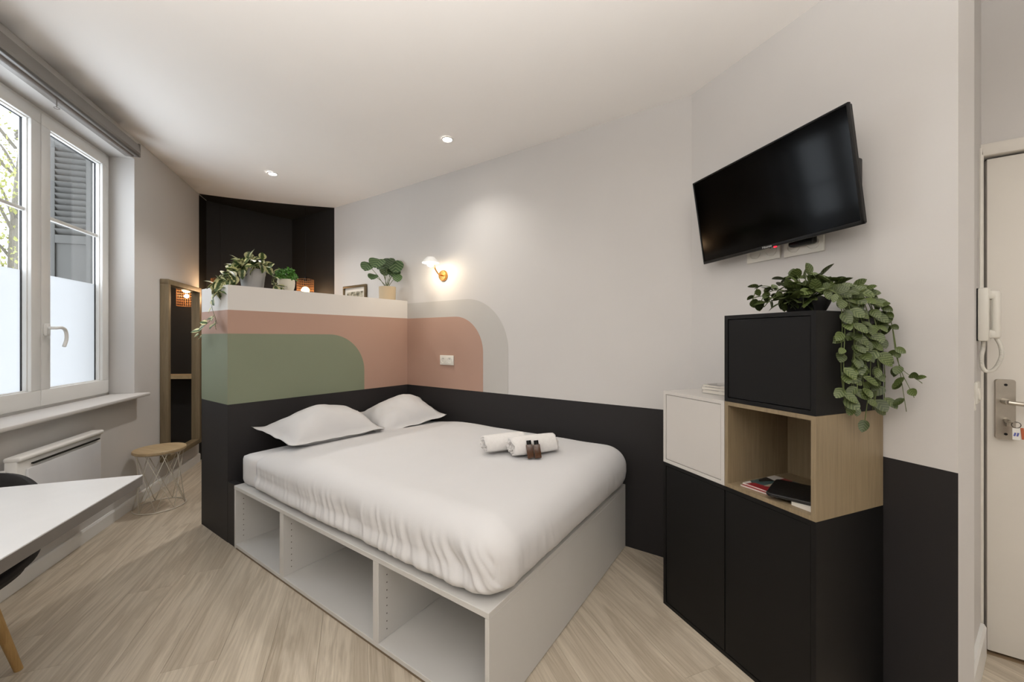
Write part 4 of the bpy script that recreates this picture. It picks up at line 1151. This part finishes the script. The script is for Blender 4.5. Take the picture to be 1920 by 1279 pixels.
# --- trailing plant in a dark bowl on the black cube
rnd = random.Random(21)
base = T(.975, 1.575, 1.4005)
fp = thing('trailing_plant', 'trailing green plant with veined leaves in a dark bowl on the black cube', 'plant', base); bpy.context.view_layer.update()
m = MB(); m.lathe([(0, .0), (.045, .0), (.06, .01), (.078, .05), (.080, .055), (.074, .055), (.070, .045), (.0, .043)], 32); m.build('bowl', plain('dark_stoneware', (48, 47, 48), .6, bump=.2), fp, auto=True)
m = MB(); m.lathe([(0, .047), (.070, .046)], 24); m.build('soil', plain('dark_soil', (48, 38, 28), .95, bump=.6, bscale=200), fp)
camd = Vector((0, 0, HC)) - base; camd.z = 0; camd.normalize()
# mound above the bowl
for k in range(26):
    a = rnd.uniform(0, 2 * PI); r = rnd.uniform(.02, .10); hgt = rnd.uniform(.03, .105)
    p0 = base + Vector((0, 0, .045)); p1 = p0 + Vector((math.cos(a) * r * .5, math.sin(a) * r * .5, hgt)); p2 = p0 + Vector((math.cos(a) * r, math.sin(a) * r, hgt * .8))
    q = p2.dot(NT)
    if q > 1.76: p2 -= NT * (q - 1.76)
    vine(fp, [p0, p1, p2], 4, L_FIT, .047, rnd, t0=.35)
for k in range(9):
    a = -.5 + k * .16
    e = (-NT * math.cos(a) - DT * math.sin(a)).normalized()
    vine(fp, [base + Vector((0, 0, .05)), base + e * .055 + Vector((0, 0, .085)), base + e * .085 + Vector((0, 0, .055)), base + e * .095 + Vector((0, 0, .030 + .01 * (k % 3)))], 5, L_FIT, .044, rnd, t0=.25)
# spray to the left over the cube
for dz in (.05, .02, .0):
    vine(fp, [base + Vector((0, 0, .05)), base + DT * .05 - NT * .05 + Vector((0, 0, .09)), base + DT * (.08 + dz) - NT * .07 + Vector((0, 0, .065 + dz)), base + DT * (.105 + dz) - NT * .08 + Vector((0, 0, .03 + dz * .6))], 7, L_FIT, .040, rnd, t0=.4)
# cascade over the side
outv = -DT
for k in range(13):
    f = (k + rnd.uniform(.1, .9)) / 13
    dd_ = 1.505 + .21 * f
    tt = tR - .012 - rnd.uniform(0, .018) - .008 * f
    zend = 1.40 - rnd.uniform(.20, .40) + (.05 if k < 3 else 0)
    c = [base + Vector((0, 0, .05)), T(.91, dd_ - .01, 1.475 + rnd.uniform(0, .03)), T(tR - .005, dd_, 1.455), T(tt, dd_ + .01, 1.36), T(tt + rnd.uniform(-.01, .0), min(1.755, dd_ + rnd.uniform(-.02, .03)), (1.36 + zend) / 2), T(tt + rnd.uniform(-.015, .004), min(1.755, dd_ + rnd.uniform(-.02, .03)), zend)]
    vine(fp, c, 12, L_FIT, .042, rnd, t0=.12, out=(-DT - NT * .9).normalized())
for k in range(3):
    c = [T(tR - .02, 1.68, 1.45), T(tR - .05, 1.72, 1.38), T(tR - .07, 1.73, 1.22), T(tR - .09 - .02 * k, 1.73, 1.06 + .05 * k)]
    vine(fp, c, 7, L_FIT, .036, rnd, .001, t0=.1, out=-NT)
# --- plants on the partition
rnd = random.Random(8)
base = Vector((-3.10, 1.27, PT + .0005))
pp = thing('variegated_trailing_plant', 'variegated trailing plant in a grey pot on the partition end', 'plant', base); bpy.context.view_layer.update()
m = MB(); m.lathe([(0, 0), (.062, 0), (.066, .004), (.082, .145), (.077, .145), (.073, .125), (0, .123)], 36); m.build('pot', plain('grey_concrete', (168, 166, 164), .8, bump=.2, bscale=90), pp, auto=True)
m = MB(); m.lathe([(0, .128), (.074, .127)], 24); m.build('soil', MATS['dark_soil'], pp)
for k in range(26):
    a = rnd.uniform(0, 2 * PI); r = rnd.uniform(.03, .13); hgt = rnd.uniform(.02, .10)
    p0 = base + Vector((0, 0, .125)); p1 = p0 + Vector((math.cos(a) * r * .5, math.sin(a) * r * .5, hgt)); p2 = p0 + Vector((math.cos(a) * r * 1.1, math.sin(a) * r * 1.1, hgt * .5))
    vine(pp, [p0, p1, p2], 4, L_POTH, .070, rnd, t0=.35)
for k in range(11):
    f = k / 10
    c = [base + Vector((0, 0, .125)), base + Vector((rnd.uniform(-.02, .10), -.10, .11 + .03 * f)), base + Vector((rnd.uniform(0, .13), -.19, .06 + rnd.uniform(-.02, .05))), base + Vector((rnd.uniform(.03, .15), -.25, -.02 + rnd.uniform(-.05, .06)))]
    vine(pp, c, 7, L_POTH, .066, rnd, t0=.25)
for k in range(3):
    c = [base + Vector((0, 0, .125)), base + Vector((.06, .10, .12)), base + Vector((.11, .08 + .02 * k, .05)), base + Vector((.15, .10 + .02 * k, .018))]
    vine(pp, c, 4, L_POTH, .055, rnd, t0=.4)
c = [(-3.05, 1.05, 1.69), (-3.04, 1.02, 1.62), (-3.06, 1.012, 1.52), (-3.00, 1.01, 1.44), (-2.97, 1.01, 1.40)]
vine(pp, c, 7, L_POTH, .055, rnd, .0013, t0=.1, out=Vector((0, -1, 0)))
c = [(-3.02, 1.012, 1.46), (-3.06, 1.0, 1.42), (-3.16, .995, 1.38), (-3.22, .99, 1.33), (-3.20, .99, 1.30)]
vine(pp, c, 6, L_POTH, .052, rnd, .0013, t0=.1, out=Vector((0, -1, 0)))
# small bushy plant in a white pot
base = Vector((-3.10, 1.503, PT + .0005))
bp_ = thing('small_bushy_plant', 'small bushy green plant in a rounded white pot on the partition', 'plant', base); bpy.context.view_layer.update()
m = MB(); m.lathe([(0, 0), (.036, 0), (.046, .01), (.057, .05), (.060, .085), (.058, .103), (.053, .103), (.05, .09), (0, .088)], 4 * 10)
for v in m.b.verts:
    a = math.atan2(v.co.y, v.co.x); k = 1 + .06 * math.cos(4 * a); v.co.x *= k; v.co.y *= k
m.build('pot', plain('white_ceramic', (226, 220, 204), .35), bp_, auto=True)
vs, fs = [], []
for k in range(520):
    u = Vector((rnd.gauss(0, 1), rnd.gauss(0, 1), rnd.gauss(0, 1))).normalized() * rnd.uniform(.55, 1.0)
    c = Vector((u.x * .078, u.y * .078, .135 + u.z * .055))
    if c.z < .098: c.z = .098 + rnd.uniform(0, .01)
    q = Euler((rnd.uniform(-1, 1), rnd.uniform(-1, 1), rnd.uniform(0, 6.28))).to_matrix(); s = rnd.uniform(.016, .028); i = len(vs)
    for x, y in ((0, 0), (.45, .33), (1, 0), (.45, -.33)): vs.append(c + q @ Vector((x * s, y * s, .004 * (y != 0))))
    fs += [(i, i + 1, i + 2), (i, i + 2, i + 3)]
me = bpy.data.meshes.new('foliage'); me.from_pydata(vs, [], fs)
fo = link('foliage', me, plain('bright_leaf', (84, 138, 52), .5, var=.35, nscale=45), bp_); fo['kind'] = 'stuff'
m = MB(); m.cyl((0, 0, .085), (0, 0, .13), .02, .035, n=10); m.build('stems', M_STEM, bp_)
# round-leaved plant in a beige pot
base = Vector((-2.935, 2.315, PT + .0005))
cp = thing('round_leaved_plant', 'plant with large round striped leaves in a beige pot by the wall lamp', 'plant', base); bpy.context.view_layer.update()
m = MB(); m.lathe([(0, 0), (.068, 0), (.072, .004), (.075, .122), (.069, .122), (.068, .105), (0, .104)], 36); m.build('pot', plain('beige_stoneware', (192, 174, 146), .7, bump=.15, bscale=80), cp, auto=True)
m = MB(); m.lathe([(0, .108), (.060, .107)], 24); m.build('soil', MATS['dark_soil'], cp)
# heads given by where they stand in the photograph, on planes in front of and behind the pot
for px, py, xpl, sz, tilt_ in ((690, 497, -2.90, .11, .5), (724, 491, -2.88, .12, .7), (752, 512, -2.91, .10, .8), (708, 490, -2.88, .135, .4), (700, 517, -2.86, .085, .3), (730, 488, -2.96, .10, .4), (748, 497, -2.90, .14, .9), (722, 505, -3.0, .095, .5), (735, 508, -2.93, .09, .6), (745, 519, -2.87, .085, .8), (716, 496, -2.98, .09, .2)):
    h_ = hit(px, py, (1, 0, 0), xpl)
    if h_.y > Y_BED - .075: h_.y = Y_BED - .075
    root = base + Vector((rnd.uniform(-.015, .015), rnd.uniform(-.015, .015), .105))
    mid = root.lerp(h_, .55) + Vector((0, 0, .015))
    pts = bez([root, mid, h_], 6); m = MB(); m.tube([cp.matrix_world.inverted() @ p for p in pts], .0022, 6); m.build('stem', M_STEM, cp, smooth=True)
    od = (h_ - base); od.z = 0; od = od.normalized() if od.length > .01 else Vector((1, 0, 0))
    if abs(od.y) > .2 and h_.y > 2.35: od = Vector((.5, -.4, 0))
    dn = (od * .5 + Vector((.25, -.2, -.75 * tilt_ - .25))).normalized()
    put_leaf(L_CAL, cp, h_ - dn * sz * .35, dn, Vector((.75, -.65, .55)), sz, 1.0)
bpy.context.view_layer.update()
